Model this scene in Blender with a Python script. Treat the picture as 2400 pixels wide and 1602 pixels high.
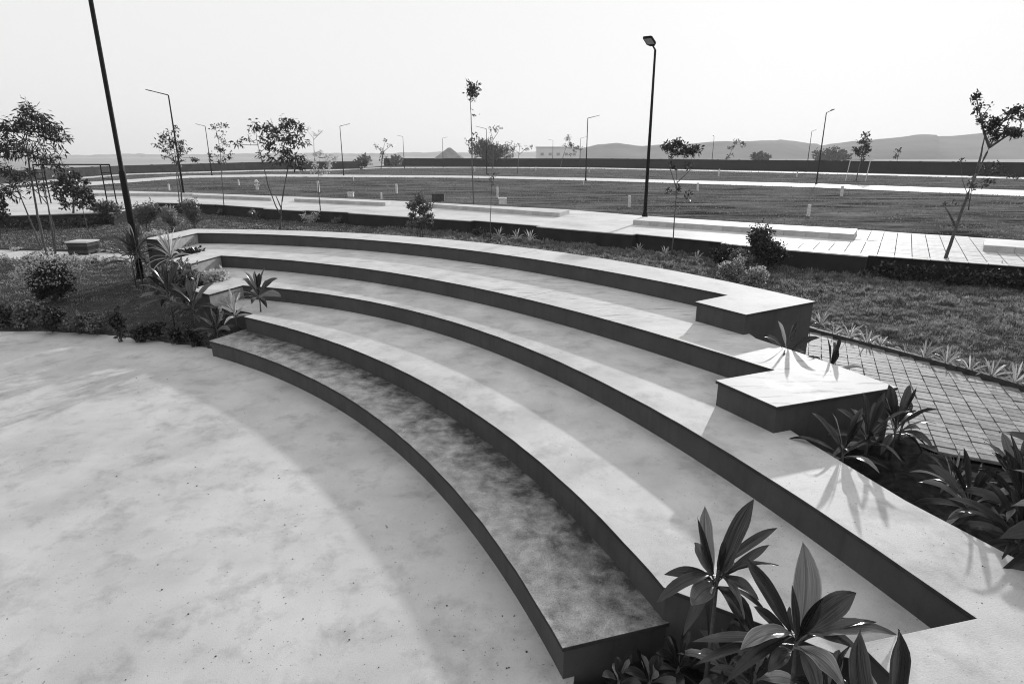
import bpy, bmesh, math, random
import numpy as np
from mathutils import Vector, Matrix, noise as mnoise

for o in list(bpy.data.objects):
    bpy.data.objects.remove(o, do_unlink=True)
scene = bpy.context.scene
COL = scene.collection

# ------------------------------------------------------------------ camera
CAM_H, PITCH, FPX, IW, IH = 4.8, math.radians(17.1), 1417.0, 2400.0, 1602.0
cam_d = bpy.data.cameras.new('camera')
cam_d.sensor_width = 36.0
cam_d.lens = FPX / IW * 36.0
cam_d.clip_start = 0.05
cam_d.clip_end = 9000
cam = bpy.data.objects.new('camera', cam_d)
cam.location = (0, 0, CAM_H)
cam.rotation_euler = (math.pi / 2 - PITCH, 0, 0)
COL.objects.link(cam)
scene.camera = cam

# ------------------------------------------------------------------ sky and sun
SUN_AZ, SUN_EL = math.radians(27), math.radians(16.2)     # azimuth clockwise from +Y (view direction)
world = bpy.data.worlds.new('World')
scene.world = world
world.use_nodes = True
wn, wl = world.node_tree.nodes, world.node_tree.links
wn.clear()
sky = wn.new('ShaderNodeTexSky')
sky.sky_type = 'NISHITA'
sky.sun_disc = False
sky.sun_elevation = SUN_EL
sky.sun_rotation = SUN_AZ
sky.altitude = 100
sky.air_density = 1.6
sky.dust_density = 5.0
sky.ozone_density = 1.0
bw = wn.new('ShaderNodeRGBToBW')
pw = wn.new('ShaderNodeMath'); pw.operation = 'POWER'; pw.inputs[1].default_value = 0.045
bg = wn.new('ShaderNodeBackground'); bg.inputs['Strength'].default_value = 0.15
ml = wn.new('ShaderNodeMath'); ml.operation = 'MULTIPLY'; ml.inputs[1].default_value = 2.65
wo = wn.new('ShaderNodeOutputWorld')
wl.new(sky.outputs[0], bw.inputs[0]); wl.new(bw.outputs[0], pw.inputs[0])
wl.new(pw.outputs[0], ml.inputs[0]); wl.new(ml.outputs[0], bg.inputs['Color'])
wl.new(bg.outputs[0], wo.inputs[0])

sun_d = bpy.data.lights.new('sun', 'SUN')
sun_d.energy = 2.0
sun_d.angle = math.radians(1.1)
sun_d.color = (1, 1, 1)
sun = bpy.data.objects.new('sun', sun_d)
sd = Vector((math.sin(SUN_AZ) * math.cos(SUN_EL), math.cos(SUN_AZ) * math.cos(SUN_EL), math.sin(SUN_EL)))
sun.rotation_euler = (-sd).to_track_quat('-Z', 'Y').to_euler()
sun.location = sd * 50
COL.objects.link(sun)

vs = scene.view_settings
vs.view_transform = 'Standard'
vs.look = 'None'
vs.gamma = 1.0
vs.use_curve_mapping = False
vs.exposure = 1.09
scene.cycles.filter_width = 1.1
scene.cycles.use_denoising = True

# ------------------------------------------------------------------ helpers
def ray(u, v):
    x = (u - IW / 2) / FPX
    y = -(v - IH / 2) / FPX
    c, s = math.cos(PITCH), math.sin(PITCH)
    return Vector((x, c + y * s, -s + y * c))

def at(u, v, z):                       # point of the plane z seen at a place of the photograph
    d = ray(u, v); t = (z - CAM_H) / d.z
    return Vector((d.x * t, d.y * t, z))

def atY(u, v, Y):                      # point at distance Y
    d = ray(u, v); t = Y / d.y
    return Vector((d.x * t, Y, CAM_H + d.z * t))

def tag(o, label=None, cat=None, group=None, kind=None):
    if label: o['label'] = label
    if cat: o['category'] = cat
    if group: o['group'] = group
    if kind: o['kind'] = kind
    return o

def empty(name, loc, label, cat, group=None):
    o = bpy.data.objects.new(name, None)
    o.empty_display_size = 0.2
    o.location = loc
    COL.objects.link(o)
    return tag(o, label, cat, group)

class MB:
    def __init__(self):
        self.v = []; self.f = []
    def add(self, vs_, fs_):
        n = len(self.v)
        self.v += [tuple(p) for p in vs_]
        self.f += [tuple(i + n for i in f) for f in fs_]
    def box(self, c, s, rz=0.0):
        cx, cy, cz = c; sx, sy, sz = s[0] / 2, s[1] / 2, s[2] / 2
        ca, sa = math.cos(rz), math.sin(rz)
        P = []
        for dz in (-sz, sz):
            for dx, dy in ((-sx, -sy), (sx, -sy), (sx, sy), (-sx, sy)):
                P.append((cx + dx * ca - dy * sa, cy + dx * sa + dy * ca, cz + dz))
        self.add(P, [(3, 2, 1, 0), (4, 5, 6, 7), (0, 1, 5, 4), (1, 2, 6, 5), (2, 3, 7, 6), (3, 0, 4, 7)])
    def prism(self, poly, z0, z1):
        n = len(poly)
        P = [(p[0], p[1], z0) for p in poly] + [(p[0], p[1], z1) for p in poly]
        F = [tuple(range(n - 1, -1, -1)), tuple(range(n, 2 * n))]
        for i in range(n):
            j = (i + 1) % n
            F.append((i, j, n + j, n + i))
        self.add(P, F)
    def tube(self, pts, rs, seg=6, cap=True):
        pts = [Vector(p) for p in pts]
        if not hasattr(rs, '__len__'): rs = [rs] * len(pts)
        rings = []
        up = Vector((0.03, 0.07, 1))
        for i, p in enumerate(pts):
            a = pts[max(0, i - 1)]; b = pts[min(len(pts) - 1, i + 1)]
            t = (b - a)
            if t.length < 1e-9: t = Vector((0, 0, 1))
            t.normalize()
            ref = up if abs(t.z) < 0.95 else Vector((1, 0.1, 0))
            x = t.cross(ref).normalized(); y = t.cross(x)
            rings.append([p + (x * math.cos(2 * math.pi * k / seg) + y * math.sin(2 * math.pi * k / seg)) * rs[i] for k in range(seg)])
        P = [q for r in rings for q in r]; F = []
        for i in range(len(pts) - 1):
            for k in range(seg):
                k2 = (k + 1) % seg
                F.append((i * seg + k, (i + 1) * seg + k, (i + 1) * seg + k2, i * seg + k2))
        if cap:
            F.append(tuple(range(seg))); F.append(tuple(range((len(pts) - 1) * seg + seg - 1, (len(pts) - 1) * seg - 1, -1)))
        self.add(P, F)
    def build(self, name, mat, parent=None, smooth=False, origin=None):
        me = bpy.data.meshes.new(name)
        off = Vector((0, 0, 0))
        if parent is not None: off = parent.matrix_world.translation if parent.parent else parent.location
        if origin is not None: off = Vector(origin)
        base = Vector(off)
        if parent is not None and parent.parent is not None: base = parent.parent.location
        V = [(p[0] - base[0], p[1] - base[1], p[2] - base[2]) for p in self.v]
        me.from_pydata(V, [], self.f)
        me.update()
        if smooth:
            me.polygons.foreach_set('use_smooth', [True] * len(me.polygons))
        me.materials.append(M[mat] if isinstance(mat, str) else mat)
        o = bpy.data.objects.new(name, me)
        if parent is not None:
            o.parent = parent
            if parent.parent is None and parent.type == 'MESH':
                o.location = (0, 0, 0)
        elif origin is not None:
            o.location = origin
        COL.objects.link(o)
        return o

def pip(X, Y, poly):                   # points in polygon, numpy
    ins = np.zeros(X.shape, bool); n = len(poly); j = n - 1
    for i in range(n):
        xi, yi = poly[i][0], poly[i][1]; xj, yj = poly[j][0], poly[j][1]
        c = ((yi > Y) != (yj > Y)) & (X < (xj - xi) * (Y - yi) / (yj - yi + 1e-12) + xi)
        ins ^= c; j = i
    return ins

# ------------------------------------------------------------------ materials (black and white photograph: all greys)
M = {}
def nd(t, k, **kw):
    n = t.nodes.new(k)
    for a, b in kw.items(): setattr(n, a, b)
    return n

def mat(name, lo, hi, scale=4.0, rough=0.7, bump=0.0, bscale=40.0, detail=6.0, spec=0.4, lo_at=0.35, hi_at=0.65,
        streak=None, dark=None, trans=0.0, rough_var=0.0, rand=0.0, stain=None, distort=0.0, smap=None, foot=None, sdist=0.15, grain=0.0, gscale=70):
    m = bpy.data.materials.new(name); m.use_nodes = True
    t = m.node_tree; L = t.links
    b = t.nodes['Principled BSDF']
    tc = nd(t, 'ShaderNodeTexCoord')
    src = tc.outputs['Object']
    if streak:
        mp = nd(t, 'ShaderNodeMapping'); mp.inputs['Scale'].default_value = streak
        L.new(src, mp.inputs[0]); src1 = mp.outputs[0]
    else: src1 = src
    nz = nd(t, 'ShaderNodeTexNoise'); nz.inputs['Scale'].default_value = scale; nz.inputs['Detail'].default_value = detail
    nz.inputs['Roughness'].default_value = 0.62; nz.inputs['Distortion'].default_value = distort
    L.new(src1, nz.inputs['Vector'])
    mr = nd(t, 'ShaderNodeMapRange'); mr.inputs['From Min'].default_value = lo_at; mr.inputs['From Max'].default_value = hi_at
    mr.inputs['To Min'].default_value = lo; mr.inputs['To Max'].default_value = hi
    L.new(nz.outputs['Fac'], mr.inputs['Value'])
    val = mr.outputs['Result']
    def mulv(a, bsock_or_val):
        mm = nd(t, 'ShaderNodeMath', operation='MULTIPLY')
        L.new(a, mm.inputs[0])
        if isinstance(bsock_or_val, float): mm.inputs[1].default_value = bsock_or_val
        else: L.new(bsock_or_val, mm.inputs[1])
        return mm.outputs[0]
    if stain:                                # (scale, from, to, lowest factor)
        n2 = nd(t, 'ShaderNodeTexNoise'); n2.inputs['Scale'].default_value = stain[0]; n2.inputs['Detail'].default_value = 9
        n2.inputs['Roughness'].default_value = 0.68; n2.inputs['Distortion'].default_value = sdist
        mp2 = nd(t, 'ShaderNodeMapping'); mp2.inputs['Location'].default_value = (13.1, 4.7, 2.0)
        if smap: mp2.inputs['Rotation'].default_value = (0, 0, smap[0]); mp2.inputs['Scale'].default_value = (smap[1], smap[2], smap[3] if len(smap) > 3 else 1)
        L.new(src, mp2.inputs[0]); L.new(mp2.outputs[0], n2.inputs['Vector'])
        m2 = nd(t, 'ShaderNodeMapRange'); m2.inputs['From Min'].default_value = stain[1]; m2.inputs['From Max'].default_value = stain[2]
        m2.inputs['To Min'].default_value = 1.0; m2.inputs['To Max'].default_value = stain[3]
        fac_ = n2.outputs['Fac']
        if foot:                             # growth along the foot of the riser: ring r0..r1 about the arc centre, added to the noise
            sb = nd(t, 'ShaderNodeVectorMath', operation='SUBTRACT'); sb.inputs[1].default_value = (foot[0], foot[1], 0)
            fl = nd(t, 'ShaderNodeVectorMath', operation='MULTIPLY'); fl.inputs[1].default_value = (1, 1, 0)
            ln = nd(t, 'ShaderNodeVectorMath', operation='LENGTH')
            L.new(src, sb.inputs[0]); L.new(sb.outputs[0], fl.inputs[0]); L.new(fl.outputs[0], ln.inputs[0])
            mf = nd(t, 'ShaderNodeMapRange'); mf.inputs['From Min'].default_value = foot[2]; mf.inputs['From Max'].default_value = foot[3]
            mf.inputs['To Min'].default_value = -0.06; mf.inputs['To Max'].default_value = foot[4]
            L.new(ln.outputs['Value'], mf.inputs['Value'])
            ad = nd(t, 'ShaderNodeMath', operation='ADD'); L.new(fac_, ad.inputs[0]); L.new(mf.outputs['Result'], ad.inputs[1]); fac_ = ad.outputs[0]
        L.new(fac_, m2.inputs['Value']); val = mulv(val, m2.outputs['Result'])
    if dark:                                 # small dark specks (scale, threshold, factor)
        n3 = nd(t, 'ShaderNodeTexNoise'); n3.inputs['Scale'].default_value = dark[0]; n3.inputs['Detail'].default_value = 3
        L.new(src, n3.inputs['Vector'])
        m3 = nd(t, 'ShaderNodeMapRange'); m3.inputs['From Min'].default_value = dark[1]; m3.inputs['From Max'].default_value = dark[1] + 0.05
        m3.inputs['To Min'].default_value = 1.0; m3.inputs['To Max'].default_value = dark[2]
        L.new(n3.outputs['Fac'], m3.inputs['Value']); val = mulv(val, m3.outputs['Result'])
    if grain:
        n7 = nd(t, 'ShaderNodeTexNoise'); n7.inputs['Scale'].default_value = gscale; n7.inputs['Detail'].default_value = 4; n7.inputs['Roughness'].default_value = 0.75
        L.new(src, n7.inputs['Vector'])
        m7 = nd(t, 'ShaderNodeMapRange'); m7.inputs['From Min'].default_value = 0.25; m7.inputs['From Max'].default_value = 0.75
        m7.inputs['To Min'].default_value = 1 - grain; m7.inputs['To Max'].default_value = 1 + grain
        L.new(n7.outputs['Fac'], m7.inputs['Value']); val = mulv(val, m7.outputs['Result'])
    if rand:
        oi = nd(t, 'ShaderNodeObjectInfo')
        m4 = nd(t, 'ShaderNodeMapRange'); m4.inputs['To Min'].default_value = 1 - rand; m4.inputs['To Max'].default_value = 1 + rand
        L.new(oi.outputs['Random'], m4.inputs['Value']); val = mulv(val, m4.outputs['Result'])
    cb = nd(t, 'ShaderNodeCombineColor')
    for i in range(3): L.new(val, cb.inputs[i])
    L.new(cb.outputs[0], b.inputs['Base Color'])
    b.inputs['Roughness'].default_value = rough
    b.inputs['Specular IOR Level'].default_value = spec
    if rough_var:
        m5 = nd(t, 'ShaderNodeMapRange'); m5.inputs['From Min'].default_value = 0.3; m5.inputs['From Max'].default_value = 0.7
        m5.inputs['To Min'].default_value = rough - rough_var; m5.inputs['To Max'].default_value = rough + rough_var
        L.new(nz.outputs['Fac'], m5.inputs['Value']); L.new(m5.outputs['Result'], b.inputs['Roughness'])
    if bump:
        n6 = nd(t, 'ShaderNodeTexNoise'); n6.inputs['Scale'].default_value = bscale; n6.inputs['Detail'].default_value = 5
        L.new(src, n6.inputs['Vector'])
        bp = nd(t, 'ShaderNodeBump'); bp.inputs['Strength'].default_value = bump; bp.inputs['Distance'].default_value = 0.02
        L.new(n6.outputs['Fac'], bp.inputs['Height']); L.new(bp.outputs[0], b.inputs['Normal'])
    if trans:
        tr = nd(t, 'ShaderNodeBsdfTranslucent'); L.new(cb.outputs[0], tr.inputs['Color'])
        mx = nd(t, 'ShaderNodeMixShader'); mx.inputs[0].default_value = trans
        L.new(b.outputs[0], mx.inputs[1]); L.new(tr.outputs[0], mx.inputs[2])
        L.new(mx.outputs[0], t.nodes['Material Output'].inputs['Surface'])
    M[name] = m
    return m

mat('screed', 0.42, 0.57, scale=1.1, rough=0.55, bump=0.15, bscale=60, stain=(1.7, 0.50, 0.76, 0.62), dark=(34, 0.68, 0.35), detail=10, rough_var=0.10, spec=0.04, grain=0.16)
mat('screed_top', 0.52, 0.60, scale=1.3, rough=0.7, bump=0.08, bscale=50, stain=(2.0, 0.54, 0.74, 0.75), dark=(34, 0.69, 0.4), detail=10, spec=0.03, grain=0.1)
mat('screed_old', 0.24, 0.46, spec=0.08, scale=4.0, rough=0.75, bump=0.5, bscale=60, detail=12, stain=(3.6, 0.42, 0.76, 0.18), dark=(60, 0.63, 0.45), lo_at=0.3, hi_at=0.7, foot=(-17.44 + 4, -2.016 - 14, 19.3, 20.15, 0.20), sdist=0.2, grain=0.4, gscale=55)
mat('screed_polished', 0.48, 0.60, scale=1.6, rough=0.6, bump=0.05, bscale=30, stain=(3.0, 0.54, 0.68, 0.45), smap=(math.radians(35), 0.5, 3.0), spec=0.035, rough_var=0.08, grain=0.1)
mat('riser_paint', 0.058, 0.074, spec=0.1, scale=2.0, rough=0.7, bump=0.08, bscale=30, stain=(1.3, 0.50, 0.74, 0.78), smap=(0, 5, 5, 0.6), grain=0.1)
mat('stage_concrete', 0.36, 0.53, spec=0.1, scale=0.45, rough=0.68, bump=0.08, bscale=60, detail=12, stain=(2.2, 0.50, 0.78, 0.6), dark=(24, 0.67, 0.3), lo_at=0.3, hi_at=0.62, distort=0.1, grain=0.14)
mat('end_pale', 0.26, 0.34, scale=5, rough=0.7, spec=0.15, stain=(4, 0.5, 0.7, 0.6), smap=(0, 1, 1))
mat('lawn_soil', 0.03, 0.07, scale=6, rough=0.95, bump=0.6, bscale=30, spec=0.0)
mat('grass_blade', 0.09, 0.30, scale=5, rough=0.5, trans=0.5, spec=0.25, lo_at=0.38, hi_at=0.62)
mat('grass_left', 0.20, 0.30, scale=3, rough=0.55, trans=0.5, spec=0.2, lo_at=0.4, hi_at=0.6)  # lighter blades for the lawn on the left
mat('soil', 0.010, 0.03, scale=8, rough=0.95, bump=0.7, bscale=30, spec=0.0)
mat('field_soil', 0.02, 0.19, scale=0.35, rough=1.0, bump=0.3, bscale=3, spec=0.0, detail=12, stain=(2.5, 0.5, 0.7, 0.45), streak=(0.5, 1.6, 1), grain=0.4, gscale=6)
mat('plain_hazed', 0.30, 0.42, scale=0.01, rough=1.0, spec=0.0)
mat('field_weed', 0.06, 0.26, scale=0.8, rough=0.9, trans=0.4, spec=0.0)
mat('road_concrete', 0.46, 0.60, spec=0.15, scale=0.5, rough=0.7, bump=0.05, bscale=20, detail=9, stain=(0.35, 0.52, 0.7, 0.78))
mat('paver', 0.40, 0.54, spec=0.1, scale=3, rough=0.7, bump=0.2, bscale=50, rand=0.12, stain=(5, 0.55, 0.7, 0.7))
mat('path_paver', 0.17, 0.30, spec=0.1, scale=4, rough=0.65, bump=0.25, bscale=50, rand=0.3, stain=(3, 0.5, 0.7, 0.45), grain=0.2)
mat('paver_joint', 0.05, 0.09, scale=10, rough=0.95, spec=0.0)
mat('kerb', 0.36, 0.46, spec=0.15, scale=3, rough=0.75, bump=0.2, bscale=30, rand=0.07, stain=(1.5, 0.5, 0.7, 0.7))
mat('kerb_dark', 0.04, 0.07, spec=0.1, scale=5, rough=0.7, bump=0.3, bscale=40)
mat('wall_paint', 0.007, 0.012, spec=0.0, scale=1.0, rough=0.9, stain=(0.8, 0.5, 0.75, 0.75))
mat('wall_grey', 0.04, 0.06, spec=0.0, scale=0.6, rough=0.9, stain=(0.4, 0.5, 0.75, 0.8))
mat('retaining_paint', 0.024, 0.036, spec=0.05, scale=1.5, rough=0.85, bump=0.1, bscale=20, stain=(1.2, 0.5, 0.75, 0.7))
mat('coping', 0.48, 0.58, spec=0.15, scale=1.2, rough=0.65)
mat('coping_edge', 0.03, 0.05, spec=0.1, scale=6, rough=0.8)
mat('hill', 0.15, 0.26, scale=0.006, rough=1.0, spec=0.0, detail=9)
mat('hill_scrub', 0.04, 0.07, scale=0.05, rough=1.0, spec=0.0)
mat('pole_metal', 0.003, 0.006, scale=8, rough=0.65, spec=0.12)
mat('lamp_lens', 0.25, 0.3, scale=8, rough=0.25)
mat('post_white', 0.5, 0.66, scale=8, rough=0.8, stain=(6, 0.5, 0.7, 0.5))
mat('bark', 0.05, 0.11, scale=14, rough=0.9, bump=0.5, bscale=50)
mat('bark_pale', 0.14, 0.22, scale=14, rough=0.9, bump=0.4, bscale=50)
mat('leaf_tree', 0.008, 0.045, scale=9, rough=0.45, trans=0.25, spec=0.3)
mat('leaf_pale', 0.2, 0.7, scale=14, rough=0.4, trans=0.45, spec=0.4)
mat('leaf_shrub', 0.014, 0.36, scale=22, rough=0.3, trans=0.35, spec=0.5, lo_at=0.42, hi_at=0.68)
mat('leaf_bright', 0.05, 0.8, scale=17, rough=0.28, trans=0.5, spec=0.5, lo_at=0.42, hi_at=0.66)
mat('leaf_dark', 0.005, 0.05, scale=18, rough=0.32, trans=0.2, spec=0.45, lo_at=0.42, hi_at=0.7)
mat('stalk', 0.05, 0.09, scale=30, rough=0.7, bump=0.4, bscale=80)
mat('litter', 0.015, 0.05, scale=20, rough=0.9)
mat('building_wall', 0.62, 0.68, scale=0.2, rough=0.9, spec=0.0)  # haze over the far walls put into this light tone
mat('window_far', 0.3, 0.35, scale=0.2, rough=0.5)  # pane tone lifted to stand in for haze
mat('roof_dark', 0.22, 0.3, scale=0.5, rough=0.9, spec=0.0)  # roof tone lifted to stand in for distance haze

def leaf_material(name, lo, hi, rough, trans):
    m = bpy.data.materials.new(name); m.use_nodes = True
    t = m.node_tree; L = t.links; b = t.nodes['Principled BSDF']
    uv = nd(t, 'ShaderNodeUVMap')
    sp = nd(t, 'ShaderNodeSeparateXYZ'); L.new(uv.outputs[0], sp.inputs[0])
    # midrib: paler thin line at u = 0.5 ; fine ribs across
    a = nd(t, 'ShaderNodeMath', operation='SUBTRACT'); L.new(sp.outputs[0], a.inputs[0]); a.inputs[1].default_value = 0.5
    ab = nd(t, 'ShaderNodeMath', operation='ABSOLUTE'); L.new(a.outputs[0], ab.inputs[0])
    r1 = nd(t, 'ShaderNodeMapRange'); r1.inputs['From Min'].default_value = 0.02; r1.inputs['From Max'].default_value = 0.05
    r1.inputs['To Min'].default_value = 0.6; r1.inputs['To Max'].default_value = 1.0
    L.new(ab.outputs[0], r1.inputs['Value'])
    r2 = nd(t, 'ShaderNodeMapRange'); r2.inputs['From Min'].default_value = 0.44; r2.inputs['From Max'].default_value = 0.5
    r2.inputs['To Min'].default_value = 1.0; r2.inputs['To Max'].default_value = 1.9
    L.new(ab.outputs[0], r2.inputs['Value'])
    mp = nd(t, 'ShaderNodeMapping'); mp.inputs['Scale'].default_value = (26, 2.2, 1); L.new(uv.outputs[0], mp.inputs[0])
    oi = nd(t, 'ShaderNodeObjectInfo')
    nz = nd(t, 'ShaderNodeTexNoise'); nz.noise_dimensions = '4D'; nz.inputs['Scale'].default_value = 1.0; nz.inputs['Detail'].default_value = 4
    mw = nd(t, 'ShaderNodeMath', operation='MULTIPLY'); L.new(oi.outputs['Random'], mw.inputs[0]); mw.inputs[1].default_value = 40
    L.new(mw.outputs[0], nz.inputs['W']); L.new(mp.outputs[0], nz.inputs['Vector'])
    r3 = nd(t, 'ShaderNodeMapRange'); r3.inputs['From Min'].default_value = 0.3; r3.inputs['From Max'].default_value = 0.7
    r3.inputs['To Min'].default_value = lo; r3.inputs['To Max'].default_value = hi
    L.new(nz.outputs['Fac'], r3.inputs['Value'])
    def mul(p, q):
        k = nd(t, 'ShaderNodeMath', operation='MULTIPLY'); L.new(p, k.inputs[0]); L.new(q, k.inputs[1]); return k.outputs[0]
    r4 = nd(t, 'ShaderNodeMapRange'); r4.inputs['To Min'].default_value = 0.45; r4.inputs['To Max'].default_value = 1.7
    L.new(oi.outputs['Random'], r4.inputs['Value'])
    val = mul(mul(mul(r3.outputs[0], r1.outputs[0]), r2.outputs[0]), r4.outputs[0])
    cb = nd(t, 'ShaderNodeCombineColor')
    for i in range(3): L.new(val, cb.inputs[i])
    L.new(cb.outputs[0], b.inputs['Base Color'])
    b.inputs['Roughness'].default_value = rough; b.inputs['Specular IOR Level'].default_value = 0.5
    bp = nd(t, 'ShaderNodeBump'); bp.inputs['Strength'].default_value = 0.25; bp.inputs['Distance'].default_value = 0.004
    L.new(nz.outputs['Fac'], bp.inputs['Height']); L.new(bp.outputs[0], b.inputs['Normal'])
    tr = nd(t, 'ShaderNodeBsdfTranslucent'); L.new(cb.outputs[0], tr.inputs['Color'])
    mx = nd(t, 'ShaderNodeMixShader'); mx.inputs[0].default_value = trans
    L.new(b.outputs[0], mx.inputs[1]); L.new(tr.outputs[0], mx.inputs[2])
    L.new(mx.outputs[0], t.nodes['Material Output'].inputs['Surface'])
    M[name] = m
leaf_material('cordyline_leaf', 0.010, 0.045, 0.2, 0.25)
leaf_material('cordyline_backlit', 0.10, 0.24, 0.24, 0.42)  # paler leaf copy, backlit brightness put into its colour
leaf_material('dry_leaf', 0.3, 0.5, 0.6, 0.3)
leaf_material('strap_leaf', 0.22, 0.5, 0.35, 0.45)

# ------------------------------------------------------------------ plan of the place
STEP = 0.40
Z = {k: STEP * k for k in range(6)}
CURVES = {   # front edges of the tiers (metres, plan)
 1: [(-7.51,14.41),(-4.56,12.17),(-2.72,10.23),(-1.5,8.64),(-0.76,7.39),(-0.16,6.14),(0.24,5.24),(0.49,4.60)],
 2: [(-6.96,15.26),(-5.12,13.95),(-3.23,12.32),(-1.7,10.54),(-0.69,9.26),(-0.03,8.29),(0.46,7.35),(0.84,6.49),(1.21,5.72),(1.50,4.93)],
 3: [(-7.85,17.33),(-3.97,15.56),(-1.89,13.87),(-0.48,12.2),(0.64,10.8),(1.48,9.58),(2.0,8.66),(2.41,7.83),(3.45,5.10),(3.82,4.03)],
 4: [(-9.81,20.3),(-6.89,19.45),(-4.57,17.98),(-2.68,16.5),(-0.98,14.98),(0.85,13.2),(2.14,11.95),(3.16,10.72),(4.14,8.89)],
 5: [(-11.99,23.21),(-7.84,22.39),(-4.91,21.19),(-2.18,19.44),(0.14,17.66),(2.01,15.63),(3.1,14.44),(4.58,12.44)],
 6: [(-12.78,24.47),(-8.3,23.74),(-3.85,22.18),(-1.4,20.85),(1.86,17.95),(2.95,16.75),(4.39,14.67),(5.4,13.08),(6.08,11.89)]}
CC = np.array([-16.5, -1.0])
def smooth_curve(pts, deg=3, n=56):
    P = np.array(pts) - CC
    th = np.arctan2(P[:, 1], P[:, 0]); r = np.hypot(P[:, 0], P[:, 1])
    tm, ts = th.mean(), th.std()
    w = np.ones(len(th)); w[0] = w[-1] = 6
    co = np.polyfit((th - tm) / ts, r, deg, w=w)
    t = np.linspace(th[0], th[-1], n)
    rr = np.polyval(co, (t - tm) / ts)
    return [(CC[0] + a * math.cos(b), CC[1] + a * math.sin(b)) for a, b in zip(rr, t)]
CV = {k: smooth_curve(v) for k, v in CURVES.items()}
def grow(curve, d):
    out = []
    for x, y in curve:
        v = np.array([x, y]) - CC; v = v / np.linalg.norm(v)
        out.append((x + v[0] * d, y + v[1] * d))
    return out
T = {}
T[1] = CV[1] + [(1.53, 4.91)] + grow(CV[2], 0.3)[::-1][1:] + [(-7.0, 15.6)]
T[2] = CV[2] + [(2.25, 4.45), (2.75, 4.10), (3.1, 3.95), (3.9, 4.3)] + grow(CV[3], 0.3)[::-1][1:-1] + [(-8.15, 17.2), (-8.24, 16.45), (-6.83, 15.59)]
T[3] = [(-8.25, 16.11)] + CV[3] + [(2.72, 3.76), (2.98, 2.60), (5.05, 3.15), (4.90, 4.2), (4.73, 4.73), (4.28, 5.81), (3.88, 7.22), (3.72, 7.95), (4.1, 8.6)] \
       + grow(CV[4], 0.3)[::-1][1:-1] + [(-10.1, 20.3), (-10.15, 19.2), (-8.66, 18.53), (-9.08, 16.71)]
T[4] = [(-9.99, 18.58)] + CV[4] + [(3.08, 8.45), (3.55, 7.49), (5.55, 8.19), (4.99, 9.53), (4.45, 10.61), (4.45, 11.3), (4.9, 12.3)] \
       + grow(CV[5], 0.3)[::-1][1:-1] + [(-12.3, 23.2), (-12.3, 22.0), (-10.85, 21.08), (-10.97, 19.28)]
T[5] = [(-12.04, 21.13)] + CV[5] + [(3.72, 11.85), (4.33, 10.85)] + CV[6][::-1] + [(-12.96, 21.53)]

STAGE = [(-40, 17.2), (-18, 17.0), (-14.7, 16.69), (-13.29, 16.69), (-11.12, 16.25), (-9.47, 15.64), (-8.09, 15.18), (-7.3, 14.75)] \
        + grow(CV[1], 0.12) + [(0.56, 4.45), (0.75, 2.0), (0.9, -4.0), (-40, -4.0)]

# retaining line of the higher ground (road level 1.2 m)
ZR = 1.2
RET_PX = [(0, 507), (238, 500), (347, 475), (494, 480), (618, 489), (708, 494), (816, 499), (945, 507.6), (1102, 518), (1258, 531), (1483, 550), (1690, 570), (1848, 586), (2034, 601), (2400, 628), (2800, 662)]
RET = [at(u, v, ZR) for u, v in RET_PX]
RET = [Vector((-60, 30, ZR)), Vector((-40, 35.5, ZR))] + RET + [Vector((22.5, 13.0, ZR)), Vector((34, 6.5, ZR))]
PATH_OUT = [at(u, v, 0.5) for u, v in [(1870, 772), (1910, 784), (2070, 826), (2240, 873), (2400, 922), (2640, 1010)]]
PATH_IN = [at(u, v, 0.5) for u, v in [(2640, 1200), (2343, 1094), (2201, 1067), (2110, 1030)]] + [Vector((5.9, 8.6, .5)), Vector((5.3, 9.9, .5)), Vector((4.9, 10.9, .5)), Vector((5.9, 12.2, .5))]
PATH = [(p.x, p.y) for p in PATH_OUT + PATH_IN]
BED_R = [(3.9, 7.3), (4.3, 5.8), (4.75, 4.7), (5.0, 3.6), (7.0, 4.2), (6.6, 6.4), (6.0, 8.4), (5.3, 8.2)]

def nz2(x, y, s, o=0.0):
    return mnoise.noise(Vector((x * s + o, y * s - o, o * 0.37)))

def ground_z(x, y):
    """height of lawns and beds"""
    # left side falls from the path level down to the stage
    t = min(1, max(0, (y - 15.5) / 8.0))
    t = t * t * (3 - 2 * t)
    zl = 0.03 + 0.32 * t
    s = min(1, max(0, (x + 1.0) / 4.0))             # 0 left, 1 right
    t2 = min(1, max(0, (y - 22) / 6.0))
    z = zl + (0.45 - 0.35) * t2
    zr = 0.47
    z = z * (1 - s) + zr * s
    # the bed below the right ends of the lowest tiers
    if x > -3 and y < 6.2:
        q = min(1, max(0, (x - 4.0) / 1.0)); q2 = min(1, max(0, (y - 5.2) / 1.0))
        k = max(q, q2)
        z = 0.04 * (1 - k) + z * k
    return z

# ------------------------------------------------------------------ the ground
mb = MB(); R = 6000
mb.add([(-R, -R, -0.6), (R, -R, -0.6), (R, R, -0.6), (-R, R, -0.6)], [(0, 1, 2, 3)])
tag(mb.build('ground', 'field_soil'), kind='structure')

# field on the higher level, out to the horizon
mb = MB()
edge = [(p.x, p.y + 0.45) for p in RET]
poly = edge + [(400, -200), (6000, -1500), (6000, 6000), (-6000, 6000), (-6000, 300), (-400, 60)]
mb.add([(x, y, ZR - 0.012) for x, y in poly], [tuple(range(len(poly)))])
tag(mb.build('field', 'field_soil'), kind='structure')

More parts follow.
